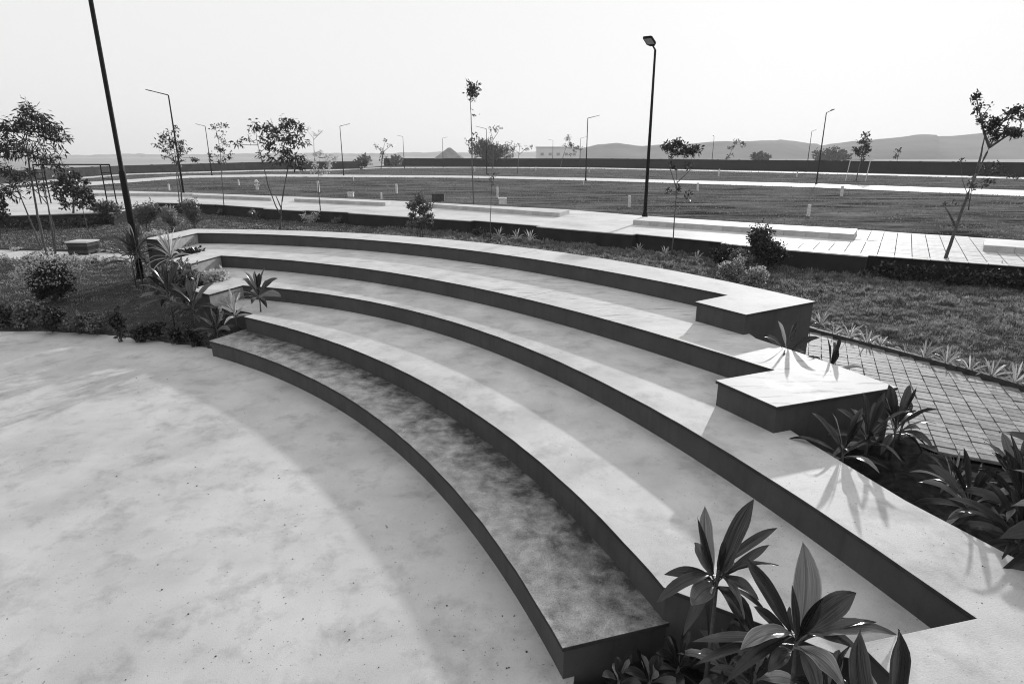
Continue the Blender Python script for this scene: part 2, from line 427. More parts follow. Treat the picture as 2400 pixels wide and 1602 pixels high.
def offset_poly(poly, d):
    n = len(poly); P = [np.array(p[:2], float) for p in poly]
    area = sum(P[i][0] * P[(i + 1) % n][1] - P[(i + 1) % n][0] * P[i][1] for i in range(n))
    sg = 1 if area > 0 else -1
    out = []
    for i in range(n):
        a = P[i] - P[i - 1]; b = P[(i + 1) % n] - P[i]
        a = a / (np.linalg.norm(a) + 1e-9); b = b / (np.linalg.norm(b) + 1e-9)
        na = np.array([a[1], -a[0]]) * sg; nb = np.array([b[1], -b[0]]) * sg
        m = na + nb; l = np.linalg.norm(m)
        if l < 0.3: m = na; l = 1.0
        m = m / l; k = d / max(0.4, m @ na)
        out.append(tuple(P[i] + m * k))
    return out
# lawn sheet
def lawn_bump(x, y):
    k = 1.0 if x > 2 else 0.55
    return k * (0.04 * nz2(x, y, 0.9, 3) + 0.075 * nz2(x * 0.7 + y * 0.2, y * 1.5, 2.0, 9))
def lawn_sheet():
    st = 0.17
    xs = np.arange(-46, 30.01, st); ys = np.arange(-4, 52.01, st)
    X, Y = np.meshgrid(xs, ys)
    ins = pip(X, Y, STAGE)
    in1 = pip(X, Y, offset_poly(T[1], 0.33))
    E_ = np.array([p for a, b in zip(STAGE[:8], STAGE[1:9]) for p in [(a[0] + (b[0] - a[0]) * q / 20, a[1] + (b[1] - a[1]) * q / 20) for q in range(20)]])
    V = []
    for j in range(len(ys)):
        for i in range(len(xs)):
            x, y = float(xs[i]), float(ys[j])
            if in1[j, i]: z = -0.25
            elif ins[j, i]:
                dd = float(np.min(np.hypot(E_[:, 0] - x, E_[:, 1] - y))) if y > 11 else 9.0
                z = max(-0.25, 0.03 - 0.5 * dd)
            else:
                z = ground_z(x, y) + lawn_bump(x, y)
            V.append((x, y, z))
    n = len(xs)
    F = [(j * n + i, j * n + i + 1, (j + 1) * n + i + 1, (j + 1) * n + i) for j in range(len(ys) - 1) for i in range(n - 1)]
    mb = MB(); mb.v = V; mb.f = F
    return mb.build('lawn', 'lawn_soil', smooth=True)
tag(lawn_sheet(), kind='structure')

# plain beyond the boundary walls, distance haze put into its pale colour
mb = MB(); pl = [at(u, v, ZR) for u, v in [(-100, 436), (177, 413), (293, 405.5), (613, 396.5), (843, 394.5), (901, 388), (1100, 389), (1400, 391), (1900, 400), (2400, 411)]]
poly = [(p.x, p.y + 1.5) for p in pl] + [(900, 500), (5900, 5900), (-5900, 5900), (-900, 250)]
mb.add([(x, y, ZR - 0.006) for x, y in poly], [tuple(range(len(poly)))])
tag(mb.build('plain', 'plain_hazed'), kind='structure')

# stage floor
mb = MB(); mb.prism(STAGE, -0.2, 0.0)
tag(mb.build('stage_floor', 'stage_concrete'), kind='structure')

# ------------------------------------------------------------------ the amphitheatre
amph = empty('amphitheatre', (-4, 14, 0), 'curved five-tier open-air amphitheatre steps with dark risers and pale tops', 'amphitheatre')
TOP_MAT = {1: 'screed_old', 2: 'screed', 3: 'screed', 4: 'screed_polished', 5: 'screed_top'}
CAPT = 0.05
for k in range(1, 6):
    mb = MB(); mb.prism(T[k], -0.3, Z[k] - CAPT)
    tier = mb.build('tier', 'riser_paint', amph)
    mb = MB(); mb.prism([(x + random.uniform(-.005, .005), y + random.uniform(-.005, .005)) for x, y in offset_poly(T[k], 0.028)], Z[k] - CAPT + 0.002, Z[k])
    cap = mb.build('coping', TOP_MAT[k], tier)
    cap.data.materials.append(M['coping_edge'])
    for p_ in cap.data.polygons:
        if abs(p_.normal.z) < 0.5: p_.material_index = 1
    bv = cap.modifiers.new('bevel', 'BEVEL'); bv.width = 0.005; bv.segments = 2; bv.limit_method = 'ANGLE'; bv.angle_limit = math.radians(50)
# thin paler panels on the inner faces of the left end blocks
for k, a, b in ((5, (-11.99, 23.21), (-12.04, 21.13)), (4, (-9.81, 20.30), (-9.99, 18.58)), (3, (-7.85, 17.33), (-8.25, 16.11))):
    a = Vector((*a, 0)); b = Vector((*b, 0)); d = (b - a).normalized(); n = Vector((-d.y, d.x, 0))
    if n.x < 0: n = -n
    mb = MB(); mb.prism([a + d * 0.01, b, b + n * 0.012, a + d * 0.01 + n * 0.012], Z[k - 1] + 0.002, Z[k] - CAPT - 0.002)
    mb.build('end_panel', 'end_pale', amph)
# thin joints across the upper copings
for k, fr in ((5, 0.66), (4, 0.66), (5, 0.33)):
    i = int(len(CV[k]) * fr); x, y = CV[k][i]
    v = np.array([x, y]) - CC; v /= np.linalg.norm(v)
    mb = MB(); L_ = 1.25
    mb.box((x + v[0] * (L_ / 2 - 0.03), y + v[1] * (L_ / 2 - 0.03), Z[k] + 0.0005), (L_, 0.008, 0.003), math.atan2(v[1], v[0]))
    mb.build('coping_joint', 'kerb_dark', amph)

# ------------------------------------------------------------------ roads on the higher ground
def sheet(name, px, z, material, lift=0.0):
    pts = [at(u, v, z) for u, v in px]
    mb = MB(); mb.add([(p.x, p.y, z + lift) for p in pts], [tuple(range(len(pts)))])
    return tag(mb.build(name, material), kind='structure')
near = [(p.x, p.y + 0.42) for p in RET[2:]]
far_px = [(2800, 590), (2311, 558), (2017, 539), (1500, 505), (1340, 492), (1000, 474), (918, 470), (700, 461), (450, 452), (320, 448), (200, 445), (0, 440), (-200, 438)]
poly = near + [(p.x, p.y) for p in [at(u, v, ZR) for u, v in far_px]]
mb = MB(); mb.add([(x, y, ZR) for x, y in poly], [tuple(range(len(poly)))])
tag(mb.build('road', 'road_concrete'), kind='structure')
sheet('far_road', [(-300, 500), (184, 437), (443, 417), (630, 414), (800, 415), (1100, 416.8), (1400, 424), (1911, 439), (2400, 460), (2900, 485),
                   (2900, 463), (2400, 446), (1911, 430.5), (1400, 417.5), (1100, 412), (800, 409.5), (630, 408.5), (443, 411.5), (184, 428), (-300, 470)], ZR - 0.012, 'road_concrete', 0.008)
sheet('farthest_road', [(-300, 470), (177, 420), (306, 409.5), (613, 401), (775, 400), (904, 394), (1100, 393.6), (1400, 395.4), (1900, 406), (2400, 419.8), (2900, 436),
                        (2900, 429), (2400, 415.5), (1900, 403), (1400, 393), (1100, 391.7), (904, 392), (775, 397.3), (613, 398.5), (306, 406.5), (177, 416), (-300, 458)], ZR - 0.012, 'road_concrete', 0.006)

# kerbed pavement islands along the road, kerb stones as pieces
def island(name, near_px, far_px_, zt=1.46, stone=1.0, ends=True, stones=True):
    A = [at(u, v, ZR) for u, v in near_px]; B = [at(u, v, zt) for u, v in far_px_]
    a0, a1, b0, b1 = A[0], A[-1], B[0], B[-1]
    kd = (a1 - a0).normalized(); nrm = Vector((-kd.y, kd.x, 0))
    if nrm.y < 0: nrm = -nrm
    W = 0.16
    mb = MB()
    mb.prism([(a0 + nrm * W), (a1 + nrm * W), b1, b0], ZR - 0.1, zt - 0.006)
    isl = tag(mb.build(name, 'road_concrete'), kind='structure')
    L_ = (a1 - a0).length; n = max(1, int(round(L_ / stone)))
    if not stones: n = 1
    ang = math.atan2(kd.y, kd.x)
    me = None
    for i in range(n):
        c = a0 + kd * ((i + 0.5) * L_ / n) + nrm * (W / 2)
        if me is None:
            q = MB(); q.box((0, 0, (zt - ZR + 0.1) / 2 - 0.1), (L_ / n - 0.012, W, zt - ZR + 0.1))
            o = q.build('kerb_stone', 'kerb'); me = o.data
            bv = None
        else:
            o = bpy.data.objects.new('kerb_stone', me); COL.objects.link(o)
        o.location = (c.x, c.y, ZR + random.uniform(-0.006, 0.004)); o.rotation_euler = (random.uniform(-.01, .01), 0, ang + random.uniform(-0.004, .004)); o.parent = isl
    return isl
random.seed(5)
island('pavement', [(1483, 527), (1998, 563)], [(1503, 509), (2010, 536)])
island('pavement', [(2303, 590), (2800, 625)], [(2306, 564), (2800, 590)])
island('pavement', [(1012, 487), (1308, 509)], [(1016, 475), (1335, 491)])
island('pavement', [(690, 473), (900, 483)], [(700, 462), (916, 471)], stone=1.1)
island('pavement', [(450, 463), (633, 471)], [(463, 453), (625, 460)], stone=1.6)
island('pavement', [(200, 459), (452, 461)], [(215, 450), (440, 452)], stone=3, stones=False)

# slabs on the road at the right, each a piece
def lay_slabs():
    road = bpy.data.objects['road']
    mb = MB()
    pts = [at(u, v, ZR) for u, v in [(1760, 577), (2034, 603), (2400, 630), (2700, 655), (2700, 600), (2311, 575), (2005, 566)]]
    tri = [at(u, v, ZR) for u, v in [(2005, 562), (2012, 540), (2300, 559), (2303, 580)]]
    A = at(2034, 601, ZR); B = at(2400, 628, ZR)
    e = (B - A).normalized(); f_ = Vector((-e.y, e.x, 0))
    P1 = [(p.x, p.y + .42 if i < 4 else p.y) for i, p in enumerate(pts)]; P2 = [(p.x, p.y) for p in tri]
    P1e = offset_poly(P1, 0.12); P2e = offset_poly(P2, 0.12)
    mb.add([(x, y, ZR + 0.003) for x, y in P1], [tuple(range(len(P1)))])
    mb.add([(x, y, ZR + 0.0035) for x, y in P2], [tuple(range(len(P2)))])
    mb.build('paving_joint', 'paver_joint', road)
    sx, sy = 0.56, 0.40
    cand = []
    for i in range(-50, 60):
        for j in range(-6, 50):
            c = A + e * (i * sx) + f_ * (j * sy)
            inside = bool(pip(np.array([c.x]), np.array([c.y]), P1e)[0]) or bool(pip(np.array([c.x]), np.array([c.y]), P2e)[0])
            if inside: cand.append((c.length, c))
    cand.sort(key=lambda t: t[0])
    q = MB(); q.box((0, 0, 0.0), (sx - 0.028, sy - 0.03, 0.03)); o0 = q.build('paving_slab', 'paver', road)
    rest = MB(); ang = math.atan2(e.y, e.x)
    for n, (d, c) in enumerate(cand):
        if n >= 290: rest.box((c.x, c.y, ZR + 0.004), (sx - 0.028, sy - 0.03, 0.03), ang); continue
        o = o0 if n == 0 else bpy.data.objects.new('paving_slab', o0.data)
        if n: COL.objects.link(o); o.parent = road
        o.location = (c.x, c.y, ZR + 0.004 + random.uniform(-0.003, 0.003)); o.rotation_euler = (random.uniform(-.006, .006), random.uniform(-.006, .006), ang)
    if rest.v: tag(rest.build('paving_slab', 'paver', road), kind='stuff')
lay_slabs()

# ------------------------------------------------------------------ retaining wall with planting recesses
ret = empty('retaining_wall', RET[9], 'low dark retaining wall with pale coping along the near road', 'wall')
def seg_box(mb, a, b, t0, t1, z0, z1):
    d = (b - a); d.z = 0; d.normalize(); n = Vector((-d.y, d.x, 0))
    if n.y < 0: n = -n
    mb.prism([a + n * t0, b + n * t0, b + n * t1, a + n * t1], z0, z1)
for i in range(len(RET) - 1):
    a, b = RET[i], RET[i + 1]
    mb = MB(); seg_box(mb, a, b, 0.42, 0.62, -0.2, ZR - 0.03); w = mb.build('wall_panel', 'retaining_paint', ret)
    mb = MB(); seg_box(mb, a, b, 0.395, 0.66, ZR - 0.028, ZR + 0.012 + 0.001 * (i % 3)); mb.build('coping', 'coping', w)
def ret_at(u):
    for i in range(len(RET_PX) - 1):
        if RET_PX[i][0] <= u <= RET_PX[i + 1][0]:
            t = (u - RET_PX[i][0]) / (RET_PX[i + 1][0] - RET_PX[i][0])
            return RET[i + 2].lerp(RET[i + 3], t)
for u0, u1 in ((618, 708), (816, 945), (945, 1102), (1258, 1483), (1690, 1848), (1848, 2034)):
    a, b = ret_at(u0), ret_at(u1)
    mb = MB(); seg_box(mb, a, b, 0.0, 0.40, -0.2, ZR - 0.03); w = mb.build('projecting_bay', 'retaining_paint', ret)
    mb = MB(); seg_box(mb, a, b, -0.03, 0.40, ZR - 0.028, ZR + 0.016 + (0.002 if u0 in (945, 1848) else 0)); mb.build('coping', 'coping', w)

# ------------------------------------------------------------------ boundary walls
def wall(name, px, heights, thick, material, label):
    P = [at(u, v, ZR) for u, v in px]
    root = empty(name, P[0], label, 'wall')
    for i in range(len(P) - 1):
        a, b = P[i], P[i + 1]; d = (b - a).normalized(); n = Vector((-d.y, d.x, 0)) * thick
        mb = MB(); ha, hb = heights[i], heights[i + 1]
        vv = []
        for p, hh in ((a, ha), (b, hb)):
            vv += [p, p + n, p + n + Vector((0, 0, hh)), p + Vector((0, 0, hh))]
        mb.add(vv, [(0, 1, 2, 3), (7, 6, 5, 4), (0, 4, 5, 1), (1, 5, 6, 2), (2, 6, 7, 3), (3, 7, 4, 0)])
        w = mb.build('wall_panel', material, root)
        L_ = (b - a).length; k = int(L_ / 6)
        for q in range(1, k):
            c = a.lerp(b, q / k); hh = ha + (hb - ha) * q / k
            m2 = MB(); m2.box((c.x, c.y, c.z + hh / 2 + 0.02), (0.35, 0.4, hh + 0.06), math.atan2(d.y, d.x)); m2.build('pilaster', material, w)
    return root
wall('boundary_wall', [(2900, 430), (2400, 413.5), (1900, 402), (1400, 392), (1100, 389.5), (901, 388.5)], [2.45, 2.45, 2.55, 2.75, 2.7, 2.7], 0.25, 'wall_paint', 'long dark boundary wall across the field below the hills')
wall('boundary_wall', [(843, 395.5), (613, 397.5), (293, 407), (177, 415), (-100, 440)], [2.05, 2.0, 1.65, 1.6, 1.6], 0.25, 'wall_grey', 'grey lower boundary wall at the left beyond the tall lamp pole')

# ------------------------------------------------------------------ hills
def hills(name, px, Y, material, depth=900, base=-5):
    top = [atY(u, v, Y) for u, v in px]
    # resample with small roughness
    P = []
    for i in range(len(top) - 1):
        for k in range(10):
            q = top[i].lerp(top[i + 1], k / 10); q.z += (nz2(q.x, 1.7, 0.03, 4) + 0.5 * nz2(q.x, 5.1, 0.12, 4)) * Y * 0.0011
            P.append(q)
    P.append(top[-1])
    mb = MB(); V = []; n = len(P); rows = 9
    for r in range(rows):
        t = r / (rows - 1)
        for p in P:
            prof = math.sin(t * math.pi)
            bump = 1 + 0.18 * nz2(p.x, t * 400, 0.012, 2) * (1 if r != rows // 2 else 0)
            V.append((p.x * (1 + (t - 0.5) * depth / Y), Y + (t - 0.5) * depth + 30 * nz2(p.x, t * 300, 0.01, 8), base + (p.z - base) * prof ** 1.0 * bump))
    F = [(r * n + i, r * n + i + 1, (r + 1) * n + i + 1, (r + 1) * n + i) for r in range(rows - 1) for i in range(n - 1)]
    mb.v = V; mb.f = F
    return tag(mb.build(name, material, smooth=True), kind='structure')
hills('hills', [(1330, 362), (1360, 349), (1400, 339), (1440, 335), (1500, 342), (1560, 338), (1621, 336), (1720, 333), (1815, 330), (1826, 328), (1890, 333), (1925, 336), (1935, 341), (1960, 337), (2010, 331), (2100, 322), (2196, 315.5), (2203, 319), (2230, 319), (2302, 313), (2420, 309), (2700, 306), (3000, 315)], 900, 'hill', depth=500)
hills('distant_hills', [(-400, 360), (0, 362), (180, 363), (300, 360.5), (380, 362.5), (560, 361), (760, 358), (860, 360), (960, 357), (1040, 356), (1120, 359), (1200, 357), (1300, 355), (1420, 359), (1500, 362)], 2200, 'hill', depth=600, base=-60)

# ------------------------------------------------------------------ foliage tools
def rnd_dir():
    z = random.uniform(-1, 1); a = random.uniform(0, 2 * math.pi); s = math.sqrt(1 - z * z)
    return Vector((s * math.cos(a), s * math.sin(a), z))

def leaf_quad(mb, p, d, l, w):
    d = d.normalized(); s = d.cross(rnd_dir())
    if s.length < 1e-3: s = Vector((1, 0, 0))
    s.normalize(); s *= w / 2
    m = p + d * (l * 0.45) + Vector((0, 0, l * 0.05))
    n = len(mb.v)
    mb.v += [tuple(p), tuple(m + s), tuple(p + d * l), tuple(m - s)]
    mb.f.append((n, n + 1, n + 2, n + 3))

def clump(lv, tw, c, r, n, leaf, kind, hub=None):
    """leaves on twigs in an ellipsoid c, r"""
    ll, lw = leaf
    nt = max(3, n // 14)
    hub = hub or c - Vector((0, 0, r.z * 0.7))
    for t in range(nt):
        d = rnd_dir(); rad = random.uniform(0.35, 1.0) ** 0.6 * random.uniform(0.75, 1.12)
        e = c + Vector((d.x * r.x, d.y * r.y, d.z * r.z)) * rad
        mid = hub.lerp(e, 0.5) + rnd_dir() * (r.x * 0.12)
        if tw is not None:
            tw.tube([hub, mid, e], [ll * 0.09, ll * 0.06, ll * 0.03], 3, False)
        td = (e - mid).normalized()
        for q in range(n // nt):
            s = random.uniform(0.25, 1.05)
            p = mid.lerp(e, s) + rnd_dir() * (ll * random.uniform(0.1, 1.1))
            if kind == 'feather':
                ld = (td * 0.5 + rnd_dir() * 0.6 + Vector((0, 0, -0.55)))
                L_ = ll * random.uniform(0.7, 1.3)
                leaf_quad(lv, p, ld, L_, lw * random.uniform(0.7, 1.2))
            else:
                ld = td * 0.4 + rnd_dir()
                leaf_quad(lv, p, ld, ll * random.uniform(0.6, 1.25), lw * random.uniform(0.7, 1.25))

def scl(Y):                                  # metres per photograph pixel at distance Y
    return Y / math.cos(PITCH) / FPX * 0.97

def tree(name, label, base, stems, clumps, leaf, kind='broad', r0=0.05, leafmat='leaf_tree', bark='bark', seed=1, cat='tree', group=None, dens=0.48):
    random.seed(seed)
    root = empty(name, base, label, cat, group)
    tr = MB(); lv = MB(); ends = []
    Y0 = base.y
    for si, st in enumerate(stems):
        pts = []
        for k, q in enumerate(st):
            dy = random.uniform(-0.15, 0.15) * k if k else 0
            p = base.copy() if (k == 0 and q is None) else atY(q[0], q[1], Y0 + dy)
            pts.append(p)
        # resample with a little wobble
        P = [pts[0]]
        for a, b in zip(pts[:-1], pts[1:]):
            for k in range(1, 4):
                q = a.lerp(b, k / 3)
                if k < 3: q += rnd_dir() * ((b - a).length * 0.012)
                P.append(q)
        rr = r0 * (1.0 if si == 0 else 0.7)
        tr.tube(P, [rr * (1 - 0.75 * i / (len(P) - 1)) for i in range(len(P))], 7)
        ends += P[len(P) // 3:]
    for (u, v, ru, rv, n) in clumps:
        s = scl(Y0)
        c = atY(u, v, Y0 + random.uniform(-0.5, 0.5) * ru * s)
        r = Vector((ru * s, ru * s * 0.9, rv * s))
        hub = min(ends, key=lambda p: (p - (c - Vector((0, 0, r.z * 0.6)))).length)
        sub = c - Vector((0, 0, r.z * 0.45))
        if (hub - sub).length > 0.02:
            tr.tube([hub, hub.lerp(sub, 0.5) + rnd_dir() * 0.04, sub], [r0 * 0.35, r0 * 0.25, r0 * 0.16], 4, False)
        clump(lv, tr, c, r, max(6, int(n * (dens if kind == 'feather' else 0.75))), leaf, kind, hub=sub)
    tr.build('trunk', bark, root, smooth=True)
    lv.build('crown', leafmat, root)
    return root

def shrub(name, label, base, w, h, n, leaf, leafmat='leaf_shrub', seed=1, cat='shrub', group=None, lobes=7):
    random.seed(seed)
    root = empty(name, base, label, cat, group)
    tr = MB(); lv = MB()
    for k in range(lobes):
        a = random.uniform(0, 2 * math.pi); q = random.uniform(0.0, 0.62)
        c = base + Vector((math.cos(a) * w * 0.5 * q, math.sin(a) * w * 0.5 * q, h * random.uniform(0.32, 0.74)))
        r = Vector((w * random.uniform(0.2, 0.34), w * random.uniform(0.2, 0.34), h * random.uniform(0.2, 0.3)))
        tr.tube([base + Vector((random.uniform(-.04, .04), random.uniform(-.04, .04), -0.03)), base.lerp(c, 0.5) + rnd_dir() * 0.05, c], [0.014, 0.01, 0.006], 4, False)
        clump(lv, tr, c, r, n // lobes, leaf, 'broad', hub=base.lerp(c, 0.6))
    tr.build('stem', 'bark', root, smooth=True)
    lv.build('foliage', leafmat, root)
    return root

# ------------------------------------------------------------------ strap-leaved plants
def strap(P0, P1, P2, w, fold=0.35, nseg=9, twist=0.0, ref=Vector((0, 0, 1)), pet=False):
    """one leaf along a quadratic curve; returns verts, faces, uvs"""
    V = []; F = []; UV = []
    side_prev = None
    for i in range(nseg + 1):
        t = i / nseg
        p = P0 * (1 - t) ** 2 + P1 * (2 * t * (1 - t)) + P2 * t * t
        d = ((P1 - P0) * (2 * (1 - t)) + (P2 - P1) * (2 * t))
        if d.length < 1e-6: d = P2 - P0
        d.normalize()
        s = d.cross(ref)
        if s.length < 0.05: s = side_prev or Vector((1, 0, 0))
        s.normalize()
        if twist: s = Matrix.Rotation(twist * (0.3 + t), 3, d) @ s
        side_prev = s.copy()
        nn = s.cross(d); 
        # width: narrow neck, widest past the middle, pointed tip
        ww = w * (0.10 + 0.90 * math.sin(math.pi * min(1, 0.04 + 0.96 * t ** 0.85)) ** 0.8) if t < 1 else 0.0
        if pet: ww = w * 0.13 if t < 0.14 else (w * max(0.13, math.sin(math.pi * ((t - 0.1) / 0.9) ** 0.95) ** 0.85) if t < 1 else 0.0)
        elif t < 0.12: ww = max(ww, w * 0.2)
        for k, q in enumerate((-0.5, -0.25, 0.0, 0.25, 0.5)):
            wav = 0.05 * w * math.sin(t * 14 + k) * abs(q) * 2
            V.append(p + s * (ww * q) + nn * (abs(q) * ww * fold + wav))
            UV.append((q + 0.5, t))
    for i in range(nseg):
        for k in range(4):
            a = i * 5 + k
            F.append((a, a + 1, a + 6, a + 5))
    return V, F, UV

def leaf_obj(root, P0, P1, P2, w, material='cordyline_leaf', fold=0.35, nseg=8, twist=0.0, ref=Vector((0, 0, 1)), pet=False):
    V, F, UV = strap(Vector(P0), Vector(P1), Vector(P2), w, fold, nseg, twist, ref, pet)
    me = bpy.data.meshes.new('leaf')
    b = root.location
    me.from_pydata([tuple(v - b) for v in V], [], F)
    uvl = me.uv_layers.new(name='UVMap')
    vi = np.empty(len(me.loops), np.int32); me.loops.foreach_get('vertex_index', vi)
    uvl.data.foreach_set('uv', np.array(UV, np.float32)[vi].ravel())
    me.polygons.foreach_set('use_smooth', [True] * len(me.polygons))
    me.materials.append(M[material])
    o = bpy.data.objects.new('leaf', me); o.parent = root; COL.objects.link(o)
    return o

def cordyline(label, base, h, n, L_, w, seed, name='cordyline', group='broad-leaved plants beside the steps', material='cordyline_leaf', spread=1.0, lean=(0, 0), cat='plant', az=None):
    random.seed(seed)
    base = Vector(base)
    root = empty(name, base, label, cat, group)
    node = base + Vector((lean[0], lean[1], h))
    if h > 0.06:
        st = MB(); st.tube([base - Vector((0, 0, .06)), base.lerp(node, 0.5) + Vector((random.uniform(-.02, .02), random.uniform(-.02, .02), 0)), node], [0.022, 0.018, 0.014], 7)
        st.build('stem', 'stalk', root, smooth=True)
    for i in range(n):
        f = i / max(1, n - 1)                  # 0 young upright .. 1 old drooping
        a = i * 2.399 + random.uniform(-.25, .25)
        if az is not None: a = az[0] + (az[1] - az[0]) * random.random()
        el = math.radians(82 - 78 * f * spread + random.uniform(-8, 8))
        l = L_ * random.uniform(0.75, 1.1) * (0.72 + 0.28 * math.sin(math.pi * min(1, f + 0.15)))
        d = Vector((math.cos(a) * math.cos(el), math.sin(a) * math.cos(el), math.sin(el)))
        P0 = node - Vector((0, 0, h * 0.30 * f)) + Vector((d.x, d.y, 0)) * 0.012
        P1 = P0 + d * l * 0.55 + Vector((0, 0, 0.04))
        hd = Vector((d.x, d.y, 0));  hd = hd.normalized() if hd.length > 1e-3 else Vector((1, 0, 0))
        P2 = P0 + d * l * 0.9 + hd * l * 0.12 * f + Vector((0, 0, -l * (0.05 + 0.42 * f)))
        leaf_obj(root, P0, P1, P2, w * random.uniform(0.75, 1.15), ('cordyline_backlit' if material == 'cordyline_leaf' and random.random() < 0.22 else material), fold=random.uniform(0.15, 0.45), nseg=7, pet=(material == 'cordyline_leaf'), twist=random.uniform(-.35, .35), ref=Vector((random.uniform(-.6, .6), random.uniform(-.9, .2), 0.8)))
    return root

def hero(label, base, node_uv, Y, leaves, group='broad-leaved plants beside the steps', name='cordyline'):
    """plant whose leaf tips are given one by one: (u, v, depth offset, width, lift)"""
    base = Vector(base)
    root = empty(name, base, label, 'plant', group)
    node = atY(node_uv[0], node_uv[1], Y)
    st = MB(); st.tube([base - Vector((0, 0, .05)), base.lerp(node, 0.45) + Vector((0.012, 0, 0)), node + Vector((0, 0, .05))], [0.024, 0.02, 0.013], 8)
    st.build('stem', 'stalk', root, smooth=True)
    ax = (node - base)
    for i, lf in enumerate(leaves):
        u, v, dy, w, lift = lf[:5]
        pale = len(lf) > 5  # leaf takes the backlit copy
        tip = atY(u, v, Y + dy)
        P0 = node + Vector((random.uniform(-.01, .01), random.uniform(-.01, .01), random.uniform(-0.16, 0.03) if lift >= 0 else -0.12))
        l = (tip - P0).length
        P1 = P0.lerp(tip, random.uniform(0.42, 0.58)) + Vector((random.uniform(-.1, .1) * l, random.uniform(-.12, .12) * l, (lift + random.uniform(0, .06)) * l))
        up_ = tip.z > node.z + 0.18
        rf = Vector((random.uniform(-.4, .4), -0.75, 0.7)) if up_ else Vector((random.uniform(-.3, .3), -0.25, 1.0))
        leaf_obj(root, P0, P1, tip, w * 1.1, 'cordyline_backlit' if pale else 'cordyline_leaf', fold=random.uniform(0.18, 0.42), nseg=12, twist=random.uniform(-.4, .4), ref=rf, pet=True)
    return root

# ------------------------------------------------------------------ lamps
def lamp(label, base, H, arm=(1, 0), arm_len=1.4, tilt=0.2, r=(0.09, 0.05), head=(0.62, 0.26, 0.07), step=None, group='road lamps', name='street_lamp'):
    base = Vector(base)
    root = empty(name, base, label, 'street lamp', group)
    mb = MB(); mb.prism([(base.x + 0.2 * math.cos(a), base.y + 0.2 * math.sin(a)) for a in [math.pi / 4 + k * math.pi / 2 for k in range(4)]], base.z - 0.02, base.z + 0.03)
    mb.tube([base + Vector((0, 0, 0.03)), base + Vector((0, 0, 0.22))], [r[0] * 1.6, r[0] * 1.25], 12)
    mb.build('base_plate', 'pole_metal', root)
    mb = MB()
    if step:
        mb.tube([base, base + Vector((0, 0, H * step)), base + Vector((0, 0, H * step + 0.05)), base + Vector((0, 0, H))], [r[0], r[0] * 0.97, r[1] * 1.1, r[1]], 12)
    else:
        mb.tube([base, base + Vector((0, 0, H))], [r[0], r[1]], 12)
    mb.build('pole', 'pole_metal', root, smooth=True)
    top = base + Vector((0, 0, H))
    d = Vector((arm[0], arm[1], 0)).normalized(); e = top + d * arm_len + Vector((0, 0, arm_len * tilt))
    mb = MB(); mb.tube([top - Vector((0, 0, 0.08)), top + Vector((0, 0, 0.02)) + d * 0.05, e], [r[1] * 0.95, r[1] * 0.85, r[1] * 0.6], 8); mb.build('arm', 'pole_metal', root, smooth=True)
    # flat tapered lantern
    dd = (d + Vector((0, 0, tilt))).normalized(); s = Vector((-d.y, d.x, 0)); up = dd.cross(s) * -1
    if up.z < 0: up = -up
    l, w, t = head
    V = []
    for q, wk, tk in ((-0.08, 0.45, 0.8), (0.15 * l, 1, 1), (l * 0.9, 1, 0.75), (l, 0.8, 0.5)):
        for sx, sz in ((-1, -0.5), (1, -0.5), (1, 0.5), (-1, 0.5)):
            V.append(e + dd * q + s * (sx * w / 2 * wk) + up * (sz * t * tk))
    F = [(3, 2, 1, 0), (12, 13, 14, 15)]
    for i in range(3):
        for k in range(4):
            F.append((i * 4 + k, i * 4 + (k + 1) % 4, (i + 1) * 4 + (k + 1) % 4, (i + 1) * 4 + k))
    mb = MB(); mb.add(V, F); hd = mb.build('lamp_head', 'pole_metal', root)
    mb = MB()
    V = [e + dd * q + s * (sx * w * 0.4) - up * (t * 0.5 + 0.004) for q, sx in ((0.2 * l, -1), (0.2 * l, 1), (0.88 * l, 1), (0.88 * l, -1))]
    mb.add(V, [(0, 1, 2, 3)]); mb.build('lens', 'lamp_lens', hd)
    return root

# ================================================================== things
# ---- lamps
lb = at(332, 655, 0.30); lb.z = ground_z(lb.x, lb.y)
lamp('tall dark lamp pole leaning into the left of the view beside the steps', lb, 10.8, (-1, 0.2), 1.4, 0.2, r=(0.115, 0.07), step=0.36, group=None)
lamp('dark lamp post with square flat lantern on the kerbed pavement at right', at(1511, 507, 1.46), 8.75, (-0.55, -0.85), 0.5, 0.35, r=(0.105, 0.06), head=(0.85, 0.5, 0.1), group=None)
LAMPS = [
 ((431, 457), (-1, 0.1), 1.5, 'lamp post with left arm rising from the feathery tree at left'),
 ((497, 411), (-1, 0.1), 1.2, 'distant lamp post left of the thin wispy tree, arm to the left'),
 ((805.6, 411), (1, 0.1), 1.3, 'lamp post with right arm, first to the right of the big forked tree'),
 ((948, 395), (-1, 0.2), 1.2, 'distant lamp post with left arm between twiggy tree and pointed roof'),
 ((1039, 392.5), (1, 0.2), 1.1, 'distant lamp post in front of the pointed roof'),
 ((1141, 407), (-1, 0.1), 1.6, 'lamp post with left arm just right of the tall skinny tree'),
 ((1372.6, 423), (1, 0.1), 1.2, 'lamp post with right arm in the middle field, right of the low building'),
 ((1295, 389), (-1, 0), 1.2, 'distant lamp post before the low flat building'),
 ((1358.7, 392.5), (1, 0), 1.4, 'distant lamp post close behind the middle field lamp'),
 ((1667, 394.5), (-0.5, -0.9), 1.0, 'distant lamp post below the hills, left of the pair at right'),
 ((1889.6, 403), (0.8, 0.6), 1.2, 'farther lamp post of the pair at the right, small right arm'),
 ((1913, 431), (0.12, -1), 0.9, 'nearer lamp post of the pair at the right, lantern facing us')]
